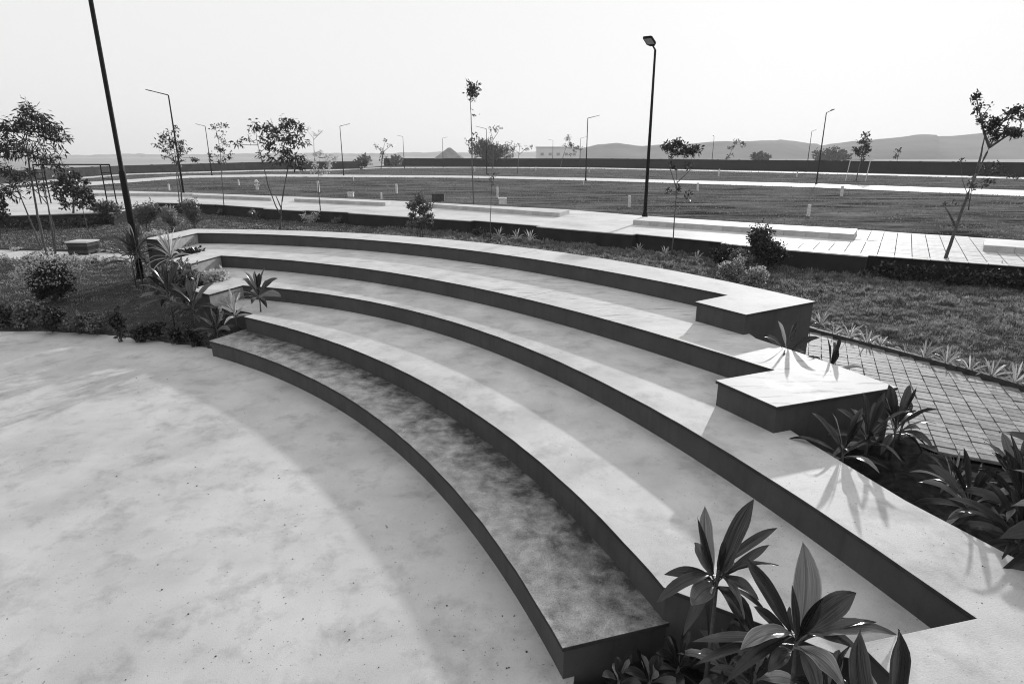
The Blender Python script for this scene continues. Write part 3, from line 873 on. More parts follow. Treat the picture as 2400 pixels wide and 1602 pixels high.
for (px, arm, al, lab) in LAMPS:
    lamp(lab, at(px[0], px[1], ZR), 8.9, arm, al, 0.24, r=(0.10, 0.055), group='road lamps in the field')

# ---- frame with ladder (exercise bars) on the left plaza
fb = at(263, 477, ZR)
fr = empty('exercise_frame', fb, 'dark metal bar frame with ladder side on the left plaza', 'exercise frame')
xr = fb.x; xl = xr - 5.2; ht = 2.95
for (x, dy) in ((xr - 0.2, -0.25), (xr + 0.2, 0.25), (xl - 0.2, -0.25), (xl + 0.2, 0.25)):
    mb = MB(); mb.tube([(x, fb.y + dy, ZR), (x, fb.y + dy, ZR + ht)], 0.045, 8); mb.build('post', 'pole_metal', fr)
for dy in (-0.25, 0.25):
    mb = MB(); q = 0.2 if dy > 0 else -0.2
    mb.tube([(xl + q, fb.y + dy, ZR + ht), (xr + q, fb.y + dy, ZR + ht)], 0.045, 8); mb.build('top_bar', 'pole_metal', fr)
for x in (xr, xl):
    for zz in (0.55, 1.0, 1.45, 1.9, 2.35, 2.9):
        mb = MB(); mb.tube([(x - 0.2, fb.y - 0.25, ZR + zz), (x + 0.2, fb.y + 0.25, ZR + zz)], 0.025, 6); mb.build('rung', 'pole_metal', fr)

# ---- white plot marker posts in the field
POSTS = [
 (930, 453, 431, 'white marker post in the field left of the round-topped small tree'),
 (894, 467, 451, 'short white marker peg behind the pavement left of the round-topped tree'),
 (1166, 463, 438, 'white marker post right of the tall skinny tree, near the road'),
 (1475, 485.5, 458, 'white marker post in the field just left of the big right lamp'),
 (1894, 507, 479, 'leaning white marker post nearest the road at the right'),
 (1972, 460, 435, 'white marker post at the far road edge, right of the lamp pair'),
 (1635, 447, 428, 'white marker post at the far road edge behind the forked sapling'),
 (1867, 415.5, 400.6, 'tiny white marker post beyond the far road left of the lamp pair'),
 (1684, 413, 396, 'tiny white marker post below the distant right-hand sapling'),
 (1256, 400, 390, 'tiny white marker post before the dark wall under the low building'),
 (1381, 405, 392, 'tiny white marker post beyond the far road beside the middle lamp'),
 (1367.5, 434, 422, 'white marker post at the foot of the middle field lamp'),
 (1113, 402, 390, 'tiny white marker post beside the tall skinny tree trunk'),
 (829, 424, 414, 'tiny white marker post in the field right of the first right-arm lamp'),
 (560, 434, 421, 'white marker post in the left field between two wispy trees'),
 (397, 446, 431, 'white marker post in the left field beside the feathery tree trunk'),
 (747, 450, 424, 'white marker post hidden behind the slim sapling trunk at left')]
random.seed(11)
for (u, vb, vt, lab) in POSTS:
    b = at(u, vb, ZR - 0.01); h = atY(u, vt, b.y).z - b.z
    w = max(0.13, min(0.2, h * 0.22))
    mb = MB(); lx, ly = random.uniform(-.05, .05), random.uniform(-.05, .05)
    V = []
    for zz, k in ((-0.05, 1.0), (h * 0.96, 0.92), (h, 0.7)):
        for sx, sy in ((-1, -1), (1, -1), (1, 1), (-1, 1)):
            V.append((b.x + sx * w / 2 * k + lx * zz, b.y + sy * w / 2 * k + ly * zz, b.z + zz))
    F = [(3, 2, 1, 0), (8, 9, 10, 11)] + [(i * 4 + k, i * 4 + (k + 1) % 4, (i + 1) * 4 + (k + 1) % 4, (i + 1) * 4 + k) for i in range(2) for k in range(4)]
    mb.add(V, F)
    tag(mb.build('marker_post', 'post_white', origin=b), lab, 'marker post', 'plot marker posts in the field')
# hydrant-like standpipe and small boxes
b = at(603, 444.6, ZR)
hy = empty('standpipe', b, 'pale standpipe with knob top in the left field', 'standpipe')
mb = MB(); mb.tube([b, b + Vector((0, 0, 0.75))], [0.16, 0.12], 10); mb.build('body', 'post_white', hy)
mb = MB(); mb.tube([b + Vector((0, 0, 0.75)), b + Vector((0, 0, 0.82)), b + Vector((0, 0, 1.0)), b + Vector((0, 0, 1.1))], [0.2, 0.22, 0.15, 0.04], 10); mb.build('cap', 'post_white', hy, smooth=True)
mb = MB(); mb.tube([b + Vector((-0.28, 0, 0.5)), b + Vector((0.28, 0, 0.5))], [0.07, 0.07], 8); mb.build('outlet', 'post_white', hy)
for (u, v, s, m_, lab) in ((1028, 471, (1.0, 0.7, 0.55), 'kerb_dark', 'dark low utility box at the pavement edge behind the round-topped tree'),
                           (822.6, 461, (0.5, 0.4, 0.35), 'post_white', 'small white utility box behind the pavement at centre left'),
                           (1178, 478, (0.6, 0.5, 0.4), 'post_white', 'small white utility box behind the central pavement')):
    b = at(u, v, ZR)
    bx = empty('utility_box', b, lab, 'utility box')
    mb = MB(); mb.box((b.x, b.y, b.z + s[2] / 2), s); mb.build('body', m_, bx)
    mb = MB(); mb.box((b.x, b.y, b.z + s[2] + 0.03), (s[0] + 0.08, s[1] + 0.08, 0.06)); mb.build('lid', m_, bx)

# ---- low flat building and pointed roof beyond the wall
c = atY(1308, 372, 260)
bl = empty('flat_building', (c.x, 260, ZR), 'low pale flat-roofed building beyond the dark wall', 'building')
zt = atY(1308, 346, 260).z
mb = MB(); mb.box((c.x, 264, (ZR + zt) / 2), (17.5, 8, zt - ZR)); mb.build('wall', 'building_wall', bl)
mb = MB(); mb.box((c.x, 264, zt + 0.2), (18.1, 8.6, 0.4)); mb.build('roof', 'building_wall', bl)
for k in range(5):
    mb = MB(); mb.box((c.x - 6.6 + k * 3.3, 259.97, ZR + (zt - ZR) * 0.62), (1.3, 0.1, 1.1)); mb.build('window', 'window_far', bl)
c = atY(1050, 372, 230)
ht_ = atY(1050, 347, 230).z
hut = empty('pavilion', (c.x, 236, ZR), 'small pavilion with dark pointed roof beyond the wall', 'pavilion')
mb = MB(); mb.box((c.x, 236, (ZR + 4.2) / 2 + 0.3), (5.5, 5.5, 2.6)); mb.build('wall', 'building_wall', hut)
mb = MB(); q = 5.2; ze = 3.8
mb.add([(c.x - q, 236 - 6, ze), (c.x + q, 236 - 6, ze), (c.x + q, 236 + 6, ze), (c.x - q, 236 + 6, ze), (c.x - 0.5, 236, ht_ + 0.2), (c.x + 0.5, 236, ht_ + 0.2)],
       [(3, 2, 1, 0), (0, 1, 5, 4), (1, 2, 5), (2, 3, 4, 5), (3, 0, 4)])
mb.build('roof', 'roof_dark', hut)

# ---- trees in the field and along the road
def gb(u, v, z=None):
    if z is None:
        b = at(u, v, 0.47); b.z = 0.45
        return b
    return at(u, v, z)
tree('feathery_tree', 'tall feathery multi-stemmed tree at the far left edge', gb(113, 607, 0.38),
     [[None, (100, 560), (84, 480), (70, 400), (60, 330), (70, 270)], [(131, 609), (122, 540), (108, 460), (96, 380), (110, 300)], [(98, 585), (72, 520), (40, 440), (10, 370)], [(131, 609), (128, 540), (112, 480), (60, 420)]],
     [(70, 262, 40, 24, 420), (30, 296, 46, 26, 420), (98, 300, 44, 24, 420), (130, 322, 28, 16, 200), (10, 340, 50, 30, 380), (70, 345, 60, 30, 420), (40, 395, 60, 30, 300), (110, 372, 46, 30, 260), (20, 440, 40, 30, 180), (90, 430, 50, 24, 140)],
     (0.26, 0.06), 'feather', 0.06, seed=21, dens=0.75)
tree('dark_tree', 'dark dense small tree behind the feathery tree at the left', gb(172, 500, ZR),
     [[None, (172, 470), (168, 440)]],
     [(165, 420, 30, 18, 420), (148, 442, 26, 20, 380), (186, 446, 30, 20, 380), (205, 462, 18, 14, 220), (165, 470, 36, 18, 260), (186, 478, 20, 14, 160)], (0.24, 0.13), 'broad', 0.07, 'leaf_dark', seed=22)
tree('leaning_sapling', 'thin leaning sapling on the left lawn with little foliage', gb(212, 551, 0.45),
     [[None, (203, 528), (196, 500), (190, 470)]], [(214, 531, 9, 8, 60), (192, 470, 12, 10, 60)], (0.12, 0.07), 'broad', 0.03, seed=23, leafmat='leaf_dark')
tree('roadside_tree', 'slim feathery tree rising in front of the left-arm lamp', gb(427, 480, ZR),
     [[None, (424, 440), (416, 400), (408, 350), (402, 310)], [(421, 478), (417, 440), (412, 390), (398, 350)]],
     [(402, 305, 16, 12, 130), (388, 325, 24, 16, 260), (418, 325, 22, 14, 220), (376, 342, 18, 12, 150), (400, 345, 34, 14, 240), (395, 365, 26, 10, 120), (438, 352, 24, 16, 220), (456, 365, 18, 12, 140), (424, 375, 20, 9, 90)],
     (0.22, 0.085), 'feather', 0.06, seed=24)
tree('wispy_tree', 'wispy thin-crowned tree between the left lamps', gb(525, 482, ZR),
     [[None, (522, 440), (519, 400), (516, 350), (508, 310)]],
     [(503, 298, 12, 9, 40), (525, 293, 12, 6, 60), (513, 318, 18, 12, 60), (532, 337, 10, 7, 40), (515, 350, 18, 14, 130), (512, 372, 22, 14, 110), (540, 366, 9, 8, 50), (492, 366, 9, 6, 30)],
     (0.2, 0.08), 'broad', 0.035, seed=25)
tree('forked_tree', 'large forked tree with drooping leaf sprays on the left lawn', gb(656, 538, 0.45),
     [[None, (658, 510), (659, 487), (666, 440), (676, 390), (682, 340), (676, 300)], [(658, 505), (646, 482), (630, 440), (619, 395), (604, 340), (598, 300)], [(659, 487), (648, 462), (645, 456)]],
     [(600, 292, 18, 14, 160), (640, 300, 24, 16, 330), (672, 286, 22, 14, 320), (700, 295, 12, 12, 150), (655, 322, 34, 16, 420), (625, 332, 22, 14, 220), (692, 325, 18, 16, 220), (712, 335, 10, 14, 90), (660, 352, 34, 14, 340), (688, 364, 26, 14, 280), (650, 372, 30, 12, 220), (690, 388, 24, 12, 180), (560, 334, 13, 7, 90), (584, 330, 8, 6, 40), (618, 365, 14, 10, 80)],
     (0.27, 0.085), 'feather', 0.06, seed=26)
tree('far_sapling', 'pale distant V-crowned sapling right of the forked tree', gb(738, 392, ZR),
     [[None, (736, 350), (735, 325), (720, 306)], [(735, 328), (758, 305)]],
     [(720, 302, 8, 5, 30), (735, 315, 12, 8, 90), (752, 310, 10, 5, 50)], (0.5, 0.2), 'broad', 0.12, 'leaf_pale', seed=27)
tree('slim_sapling', 'slim sapling with a small grey crown beside the left road edge', gb(751, 494, ZR),
     [[None, (748, 460), (745, 420), (748, 395)]],
     [(748, 400, 18, 10, 160), (730, 380, 14, 10, 90), (762, 382, 16, 12, 110), (750, 365, 26, 10, 120), (778, 370, 10, 8, 50)], (0.2, 0.1), 'broad', 0.04, 'leaf_pale', seed=28)
mb = MB(); p = atY(748, 442, gb(751, 494, ZR).y)
shrub('far_bush', 'distant hazy bush above the grey wall end', at(858, 394, ZR) , 7.0, 4.6, 700, (0.7, 0.45), seed=29, cat='bush')
shrub('far_bush', 'small dark bush at the end of the grey wall', at(848, 397, ZR), 3.2, 2.2, 400, (0.5, 0.3), 'leaf_dark', seed=30, cat='bush')
tree('twiggy_tree', 'twiggy open tree with wide arms beside the distant bush', gb(893, 396, ZR),
     [[None, (896, 370), (898, 352), (903, 330)], [(897, 360), (885, 345), (878, 348)], [(898, 356), (912, 345), (919, 337)]],
     [(903, 329, 5, 4, 34), (881, 342, 6, 5, 30), (914, 341, 6, 3, 24), (897, 362, 12, 12, 130), (893, 378, 14, 8, 70)], (0.55, 0.24), 'broad', 0.12, seed=31)
shrub('far_bush', 'faint bush above the dark wall near the left-arm distant lamp', at(930, 391, ZR), 8, 5.2, 500, (0.8, 0.5), seed=32, cat='bush')
tree('tall_skinny_tree', 'very tall skinny tree with a tiny tufted top at centre', gb(1110, 482, ZR),
     [[None, (1108, 420), (1106, 340), (1104, 270), (1102, 225), (1105, 200)], [(1106, 270), (1113, 268)], [(1106, 313), (1113, 314)], [(1107, 331), (1112, 330)], [(1107, 335), (1112, 337)]],
     [(1105, 201, 9, 8, 60), (1114, 203, 11, 5, 44), (1098, 214, 7, 6, 40), (1111, 213, 9, 7, 60), (1109, 228, 9, 8, 40), (1097, 222, 3, 5, 14), (1112, 268, 4, 2, 10), (1112, 313, 4, 2, 10), (1098, 329, 3, 2, 8)],
     (0.3, 0.13), 'broad', 0.055, seed=33)
tree('field_tree', 'distant tree with cupped crown right of the left-arm lamp', gb(1155, 395, ZR),
     [[None, (1156, 350), (1155, 325), (1148, 302)], [(1155, 328), (1166, 312), (1172, 296)]],
     [(1152, 305, 6, 5, 30), (1164, 305, 8, 6, 44), (1172, 298, 6, 5, 30)], (0.6, 0.25), 'broad', 0.14, seed=34)
shrub('thorn_bush', 'big dark spreading thorn bush rising above the wall at centre', at(1150, 391, ZR), 19, 11, 3400, (0.8, 0.32), 'leaf_tree', seed=35, cat='bush', lobes=12)
tree('twiggy_sapling', 'twiggy distant sapling with one long side arm right of the thorn bush', gb(1212, 408, ZR),
     [[None, (1215, 380), (1217, 352), (1219, 340)], [(1217, 362), (1230, 350), (1243, 343)], [(1217, 360), (1205, 350)]],
     [(1204, 350, 7, 5, 44), (1219, 340, 7, 4, 24), (1236, 349, 9, 3, 36), (1246, 343, 4, 2, 16)], (0.4, 0.17), 'broad', 0.08, seed=36)
tree('dark_sapling', 'small dark-crowned sapling beyond the low flat building lamp', gb(1313, 392, ZR),
     [[None, (1319, 370), (1324, 352), (1334, 330)]],
     [(1332, 325, 9, 7, 80), (1340, 337, 10, 8, 110), (1323, 340, 4, 6, 24), (1346, 349, 7, 6, 60), (1358, 347, 7, 4, 44), (1338, 363, 6, 3, 20)], (0.6, 0.28), 'broad', 0.14, 'leaf_dark', seed=37)
tree('forked_sapling', 'flat-topped slender sapling on the lawn right of the big lamp', gb(1574.5, 599, 0.46),
     [[None, (1579, 540), (1583, 480), (1587, 428), (1584, 370)], [(1587, 428), (1608, 408), (1628, 388)], [(1586, 440), (1572, 400), (1566, 360)]],
     [(1582, 330, 6, 7, 44), (1566, 345, 16, 8, 150), (1592, 343, 22, 8, 190), (1628, 348, 18, 7, 120), (1590, 358, 30, 8, 200), (1618, 356, 14, 6, 60), (1575, 390, 16, 8, 50), (1615, 390, 16, 8, 40), (1580, 440, 22, 20, 60), (1608, 460, 16, 12, 30)],
     (0.19, 0.075), 'broad', 0.032, 'leaf_tree', seed=38)
tree('windblown_sapling', 'windswept dark distant sapling left of the lamp pair', gb(1694, 396, ZR),
     [[None, (1700, 380), (1710, 362), (1722, 340)]],
     [(1726, 332, 12, 5, 80), (1740, 338, 9, 4, 50), (1712, 346, 9, 4, 44), (1706, 367, 10, 4, 40), (1718, 361, 5, 3, 16)], (0.6, 0.3), 'broad', 0.12, 'leaf_dark', seed=39)
tree('conical_tree', 'conical dark tree inside a stake frame in the right field', gb(2006, 424, ZR),
     [[None, (2014, 390), (2024, 350), (2030, 318)]],
     [(2030, 318, 7, 7, 70), (2026, 332, 14, 8, 170), (2036, 342, 10, 7, 100), (2014, 350, 14, 7, 150), (2004, 356, 10, 5, 60), (2032, 354, 12, 6, 90), (2020, 364, 14, 7, 70)], (0.42, 0.22), 'broad', 0.09, 'leaf_dark', seed=40)
b0 = gb(2006, 424, ZR)
sf = empty('stake_frame', b0, 'pale wooden stake frame around the conical dark tree', 'frame')
for dx in (-1.4, 1.6):
    mb = MB(); mb.tube([b0 + Vector((dx, 0.3, 0)), b0 + Vector((dx + 0.25, 0.3, 3.0))], 0.06, 5); mb.build('stake', 'post_white', sf)
mb = MB(); mb.tube([b0 + Vector((-1.7, 0.3, 3.0)), b0 + Vector((2.4, 0.3, 3.1))], 0.06, 5); mb.build('crossbar', 'post_white', sf)
tree('far_sapling', 'tiny distant sapling right of the conical dark tree', gb(2097, 404, ZR),
     [[None, (2102, 380), (2106, 360)]], [(2107, 354, 9, 5, 60), (2102, 365, 10, 4, 44)], (0.5, 0.28), 'broad', 0.1, 'leaf_dark', seed=41)
tree('leaning_tree', 'slender dark tree leaning right at the right edge', gb(2203, 652, 0.47),
     [[None, (2211, 618), (2228, 572), (2250, 505), (2278, 430), (2300, 385), (2319, 345), (2340, 300), (2372, 260)], [(2319, 345), (2306, 310), (2298, 270), (2288, 230)], [(2288, 405), (2300, 360), (2308, 315)], [(2319, 345), (2350, 325), (2392, 300)], [(2240, 530), (2225, 500), (2212, 480)]],
     [(2288, 228, 10, 12, 130), (2294, 252, 8, 12, 90), (2320, 248, 5, 3, 14), (2302, 278, 10, 14, 130), (2318, 300, 18, 12, 260), (2340, 286, 18, 9, 200), (2372, 258, 22, 10, 170), (2390, 275, 16, 10, 130), (2360, 305, 28, 12, 340), (2388, 312, 18, 10, 220), (2330, 318, 14, 9, 140), (2400, 250, 16, 10, 100)],
     (0.13, 0.06), 'broad', 0.07, 'leaf_dark', 'bark', seed=42)
tree('bushy_sapling', 'low twiggy sapling behind the leaning tree at right', gb(2270, 492, ZR),
     [[None, (2276, 450), (2285, 410)], [(2272, 470), (2255, 420), (2250, 370)]],
     [(2330, 395, 34, 14, 170), (2360, 412, 26, 10, 90), (2300, 420, 36, 16, 130), (2280, 436, 30, 12, 90), (2252, 375, 8, 12, 20), (2350, 385, 20, 9, 70), (2222, 475, 20, 14, 50), (2240, 500, 22, 10, 40)], (0.2, 0.09), 'broad', 0.04, 'leaf_tree', seed=43)
tree('round_topped_tree', 'small round-topped bushy tree on the lawn behind the steps', gb(985, 556, 0.47),
     [[None, (984, 525), (982, 490)], [(978, 556), (978, 520), (972, 495)], [(990, 556), (990, 520), (995, 490)]],
     [(982, 466, 20, 14, 560), (968, 480, 16, 12, 380), (1000, 482, 14, 14, 380), (980, 492, 28, 14, 620), (1004, 505, 14, 12, 300), (966, 510, 15, 12, 300), (986, 516, 24, 10, 420), (1008, 516, 11, 7, 160), (962, 528, 12, 9, 150)],
     (0.14, 0.075), 'broad', 0.035, 'leaf_shrub', seed=44)
tree('bare_sapling', 'bare straight sapling stake on the lawn behind the middle of the steps', gb(1149, 559, 0.47),
     [[None, (1149, 520), (1151, 460), (1153, 405)]], [(1156, 425, 10, 12, 22), (1163, 405, 10, 10, 18), (1150, 415, 6, 8, 10)], (0.15, 0.05), 'broad', 0.028, seed=45)

# mounds of scrub in front of the hills
for (u0, u1, vt, lab, sd_) in ((1755, 1806, 360, 'dark rounded scrub mound below the hills left of the lamp pair', 61), (1900, 2000, 353, 'wide grey scrub mound below the hills behind the lamp pair', 62)):
    Y0 = 300; c = atY((u0 + u1) / 2, 372, Y0); w = (u1 - u0) * scl(Y0); hh = atY(u0, vt, Y0).z - ZR
    shrub('scrub_mound', lab, Vector((c.x, Y0, ZR)), w, hh * 1.25, 1500, (1.3, 0.9), 'leaf_tree', seed=sd_, cat='bush', lobes=12)

# ---- shrubs behind the steps, right and left
def sh(u, v, z, wpx, hpx, n, leaf, lm, seed, label, name='shrub', lobes=8):
    b = at(u, v, z); s = scl(b.y)
    return shrub(name, label, b, wpx * s, hpx * s, n, leaf, lm, seed, lobes=lobes)
sh(1775, 634, 0.47, 100, 124, 3400, (0.11, 0.06), 'leaf_dark', 70, 'tall dark shrub against the retaining wall at the right', lobes=12)
sh(1815, 634, 0.47, 74, 84, 1600, (0.11, 0.06), 'leaf_dark', 71, 'dark shrub leaning off the right side of the tall shrub')
sh(1688, 628, 0.47, 74, 60, 1400, (0.11, 0.06), 'leaf_dark', 72, 'dark low shrub left of the tall shrub by the retaining wall')
sh(1735, 634, 0.47, 70, 60, 1300, (0.11, 0.06), 'leaf_shrub', 73, 'mid-grey shrub at the foot of the tall dark shrub')
sh(1708, 668, 0.47, 88, 72, 3200, (0.09, 0.05), 'leaf_bright', 74, 'pale round bush behind the right end of the top step, left one')
sh(1772, 684, 0.47, 92, 70, 3200, (0.09, 0.05), 'leaf_bright', 75, 'pale round bush behind the right end of the top step, right one')
sh(1117, 556, 0.47, 34, 26, 500, (0.10, 0.06), 'leaf_dark', 76, 'small dark shrub in the recess beside the bare sapling')
for i, (u, v, w, h_, lab) in enumerate(((2090, 655, 70, 40, 'dark low shrub at the left end of the right-hand planting strip'), (2160, 660, 80, 44, 'dark low shrub under the foot of the leaning tree'),
                                        (2240, 667, 90, 46, 'dark low shrub right of the leaning tree foot'), (2320, 674, 100, 46, 'dark low shrub in the right planting strip near the edge'), (2400, 682, 100, 46, 'dark low shrub cut by the right edge of the view'))):
    sh(u, v, 0.47, w, h_, 1300, (0.12, 0.07), 'leaf_dark', 80 + i, lab)
# left side
sh(268, 523, 0.48, 80, 58, 2000, (0.16, 0.09), 'leaf_shrub', 90, 'round grey shrub on the lawn left of the tall pole')
sh(345, 548, 0.45, 80, 84, 2600, (0.15, 0.05), 'leaf_shrub', 91, 'loose fine-leaved bush right of the tall pole, left of the three')
sh(405, 545, 0.45, 70, 74, 2000, (0.15, 0.05), 'leaf_bright', 92, 'loose pale bush in the middle of the three by the tall pole')
sh(457, 538, 0.45, 60, 80, 2200, (0.15, 0.05), 'leaf_shrub', 93, 'loose fine-leaved bush behind the left end of the top step')
sh(372, 560, 0.42, 80, 26, 900, (0.10, 0.06), 'leaf_pale', 94, 'pale low ground plants behind the left end of the top step')
sh(525, 502, 0.48, 36, 18, 350, (0.15, 0.08), 'leaf_shrub', 95, 'small shrub at the wall foot below the wispy tree')
sh(597, 513, 0.48, 34, 22, 400, (0.15, 0.08), 'leaf_shrub', 96, 'small shrub at the wall foot left of the forked tree')
sh(728, 521, 0.48, 36, 26, 300, (0.22, 0.07), 'leaf_pale', 97, 'small pale plant in the wall recess right of the forked tree')
sh(790, 523, 0.48, 30, 14, 200, (0.15, 0.08), 'leaf_shrub', 98, 'tiny shrub at the wall foot near the slim sapling')
sh(2, 560, 0.42, 60, 150, 1500, (0.22, 0.12), 'leaf_dark', 99, 'tall dark bush cut by the left edge of the view', lobes=10)
sh(190, 530, 0.48, 120, 22, 800, (0.15, 0.09), 'leaf_dark', 100, 'dark low hedge shrub below the left plaza wall')
sh(80, 536, 0.48, 120, 22, 700, (0.15, 0.09), 'leaf_dark', 101, 'dark low hedge shrub at the far left below the plaza')
# the big round bush on the near left lawn
b = at(132, 712, 0.15)
rb = shrub('round_bush', 'big round small-leaved bush on the near left lawn', Vector((b.x, b.y, ground_z(b.x, b.y))), 112 * scl(b.y), 118 * scl(b.y), 7500, (0.10, 0.06), 'leaf_dark', 102, cat='bush', lobes=16)
mb = MB(); rw, rh = 76 * scl(b.y), 62 * scl(b.y); ctr = rb.location + Vector((0, 0, rh))
for k in range(1500):
    d = rnd_dir(); d.z = abs(d.z) * 1.1 - 0.25; d.normalize()
    q = 0.80 + 0.22 * nz2(d.x * 3, d.y * 3 + d.z * 2, 1.3, 6) + random.uniform(-0.12, 0.12)
    leaf_quad(mb, ctr + Vector((d.x * rw, d.y * rw, d.z * rh)) * q, d + rnd_dir() * 0.8, random.uniform(0.06, 0.12), random.uniform(0.035, 0.06))
mb.build('sunlit_leaf_tops', 'leaf_bright', rb)  # sunlit look of the top put into brighter leaves over the dark core
# dark shrubs along the stage edge
EDGE = [(20, 770, 90, 60, 'dark shrub at the stage edge, at the left border of the view'), (75, 772, 90, 76, 'dark shrub at the stage edge below the round bush'),
        (130, 776, 86, 70, 'dark shrub at the stage edge right below the round bush'), (185, 782, 80, 56, 'grey shrub at the stage edge, fourth from the left'),
        (230, 784, 70, 52, 'grey shrub at the stage edge, fifth from the left'), (283, 800, 40, 92, 'thin upright shrub at the stage edge with pale stem'),
        (330, 800, 60, 34, 'low dark shrub at the stage edge right of the thin upright one'), (368, 798, 44, 54, 'dark clumped shrub at the stage edge left of the steps'),
        (415, 806, 40, 48, 'dark upright shrub at the stage edge beside the steps corner'), (452, 812, 44, 50, 'dark shrub touching the lowest step at the left')]
for i, (u, v, w, h_, lab) in enumerate(EDGE):
    b = at(u, v - 4, 0.05); b.z = max(0.02, ground_z(b.x, b.y)) - 0.02
    s = scl(b.y)
    shrub('edge_shrub', lab, b, w * s, h_ * s, 1100 if w > 50 else 420, (0.11, 0.065), 'leaf_shrub' if i in (1, 3, 4) else 'leaf_dark', 110 + i, group='shrubs along the stage edge')

# ---- stone block stool on the left lawn path
b = at(186, 603, 0.38)
stl = empty('block_pillar', b, 'low square block pillar with pale cap beside the left path', 'pillar')
for k in range(4):
    mb = MB(); mb.box((b.x, b.y + 0.4, b.z + 0.1 + k * 0.15), (0.9 + 0.03 * (k % 2), 0.8, 0.14)); mb.build('block', 'kerb_dark' if k % 2 else 'retaining_paint', stl)
mb = MB(); mb.box((b.x, b.y + 0.4, b.z + 0.68), (1.0, 0.9, 0.06)); mb.build('cap', 'coping', stl)

# ---- left path, with dark kerb
lp = [(p.x, p.y) for p in [at(u, v, 0.42) for u, v in [(-300, 586), (0, 589), (293, 597), (330, 600)]]] + [(p.x, p.y) for p in [at(u, v, 0.36) for u, v in [(335, 622), (293, 618), (0, 612), (-300, 606)]]]
mb = MB(); n = 24
A = [Vector((*lp[0], 0)), Vector((*lp[1], 0)), Vector((*lp[2], 0)), Vector((*lp[3], 0))]; B = [Vector((*lp[7], 0)), Vector((*lp[6], 0)), Vector((*lp[5], 0)), Vector((*lp[4], 0))]
V = []; F = []
def poly_at(P, t):
    t *= len(P) - 1; i = min(int(t), len(P) - 2); return P[i].lerp(P[i + 1], t - i)
for i in range(n + 1):
    for q in (poly_at(A, i / n), poly_at(B, i / n)):
        V.append((q.x, q.y, ground_z(q.x, q.y) + 0.05))
for i in range(n): F.append((2 * i, 2 * i + 1, 2 * i + 3, 2 * i + 2))
mb.add(V, F); tag(mb.build('left_path', 'coping'), kind='structure')
lk = empty('path_kerb', (A[1].x, A[1].y, 0.4), 'dark kerb along the far side of the left path', 'kerb')
for i in range(n):
    a, b = poly_at(A, i / n), poly_at(A, (i + 1) / n); za, zb = ground_z(a.x, a.y), ground_z(b.x, b.y)
    a.z = za; b.z = zb; mb = MB(); seg_box(mb, a.lerp(b, 0.01), b.lerp(a, 0.01), 0.0, 0.15, za - 0.1, za + 0.14); mb.build('kerb_stone', 'kerb_dark', lk)

# ---- right path: pavers as pieces, dark kerb
mb = MB(); mb.add([(x, y, 0.53) for x, y in PATH], [tuple(range(len(PATH)))])
path = tag(mb.build('path', 'paver_joint'), kind='structure')
A = PATH_OUT[1]; B = PATH_OUT[4]; e = (B - A).normalized(); f_ = Vector((e.y, -e.x, 0))
sx, sy = 0.26, 0.21; e = Vector((0.9, -0.436, 0)); f_ = Vector((-0.436, -0.9, 0))
cand = []
for i in range(-30, 45):
    for j in range(-14, 50):
        c = A + e * (i * sx + random.uniform(-.004, .004)) + f_ * ((j + 0.5) * sy)
        if pip(np.array([c.x]), np.array([c.y]), PATH)[0]:
            d = c - Vector((0, 0, CAM_H)); dp = d.y * math.cos(PITCH) + 4.27 * math.sin(PITCH); u = 1200 + FPX * d.x / dp
            if u < 2480: cand.append((d.length, c))
cand.sort(key=lambda t: t[0])
q = MB(); q.box((0, 0, 0), (sx - 0.011, sy - 0.017, 0.05)); o0 = q.build('paver', 'path_paver', path)
bvm = bmesh.new(); bvm.from_mesh(o0.data); bmesh.ops.bevel(bvm, geom=[e_ for e_ in bvm.edges if all(v.co.z > 0 for v in e_.verts)], offset=0.006, segments=1, affect='EDGES'); bvm.to_mesh(o0.data); bvm.free()
random.seed(8); rest = MB(); ang = math.atan2(e.y, e.x)
for n_, (d, c) in enumerate(cand):
    z_ = 0.535 + random.uniform(-0.006, 0.006)
    if n_ >= 290: rest.box((c.x, c.y, z_), (sx - 0.011, sy - 0.017, 0.05), ang); continue
    o = o0 if n_ == 0 else bpy.data.objects.new('paver', o0.data)
    if n_: COL.objects.link(o); o.parent = path
    o.location = (c.x, c.y, z_); o.rotation_euler = (random.uniform(-.012, .012), random.uniform(-.012, .012), ang + random.uniform(-.012, .012))
if rest.v: tag(rest.build('paver', 'path_paver', path), kind='stuff')
rk = empty('path_kerb', PATH_OUT[2], 'dark kerb between the right lawn and the paved path', 'kerb')
for i in range(len(PATH_OUT) - 1):
    a, b = PATH_OUT[i].copy(), PATH_OUT[i + 1].copy(); k = max(1, int((b - a).length / 0.9))
    for j in range(k):
        p, q_ = a.lerp(b, j / k + 0.004), a.lerp(b, (j + 1) / k - 0.004)
        mb = MB(); seg_box(mb, p, q_, 0.0, 0.11, 0.3, 0.64 + random.uniform(-.008, .008)); mb.build('kerb_stone', 'kerb_dark', rk)

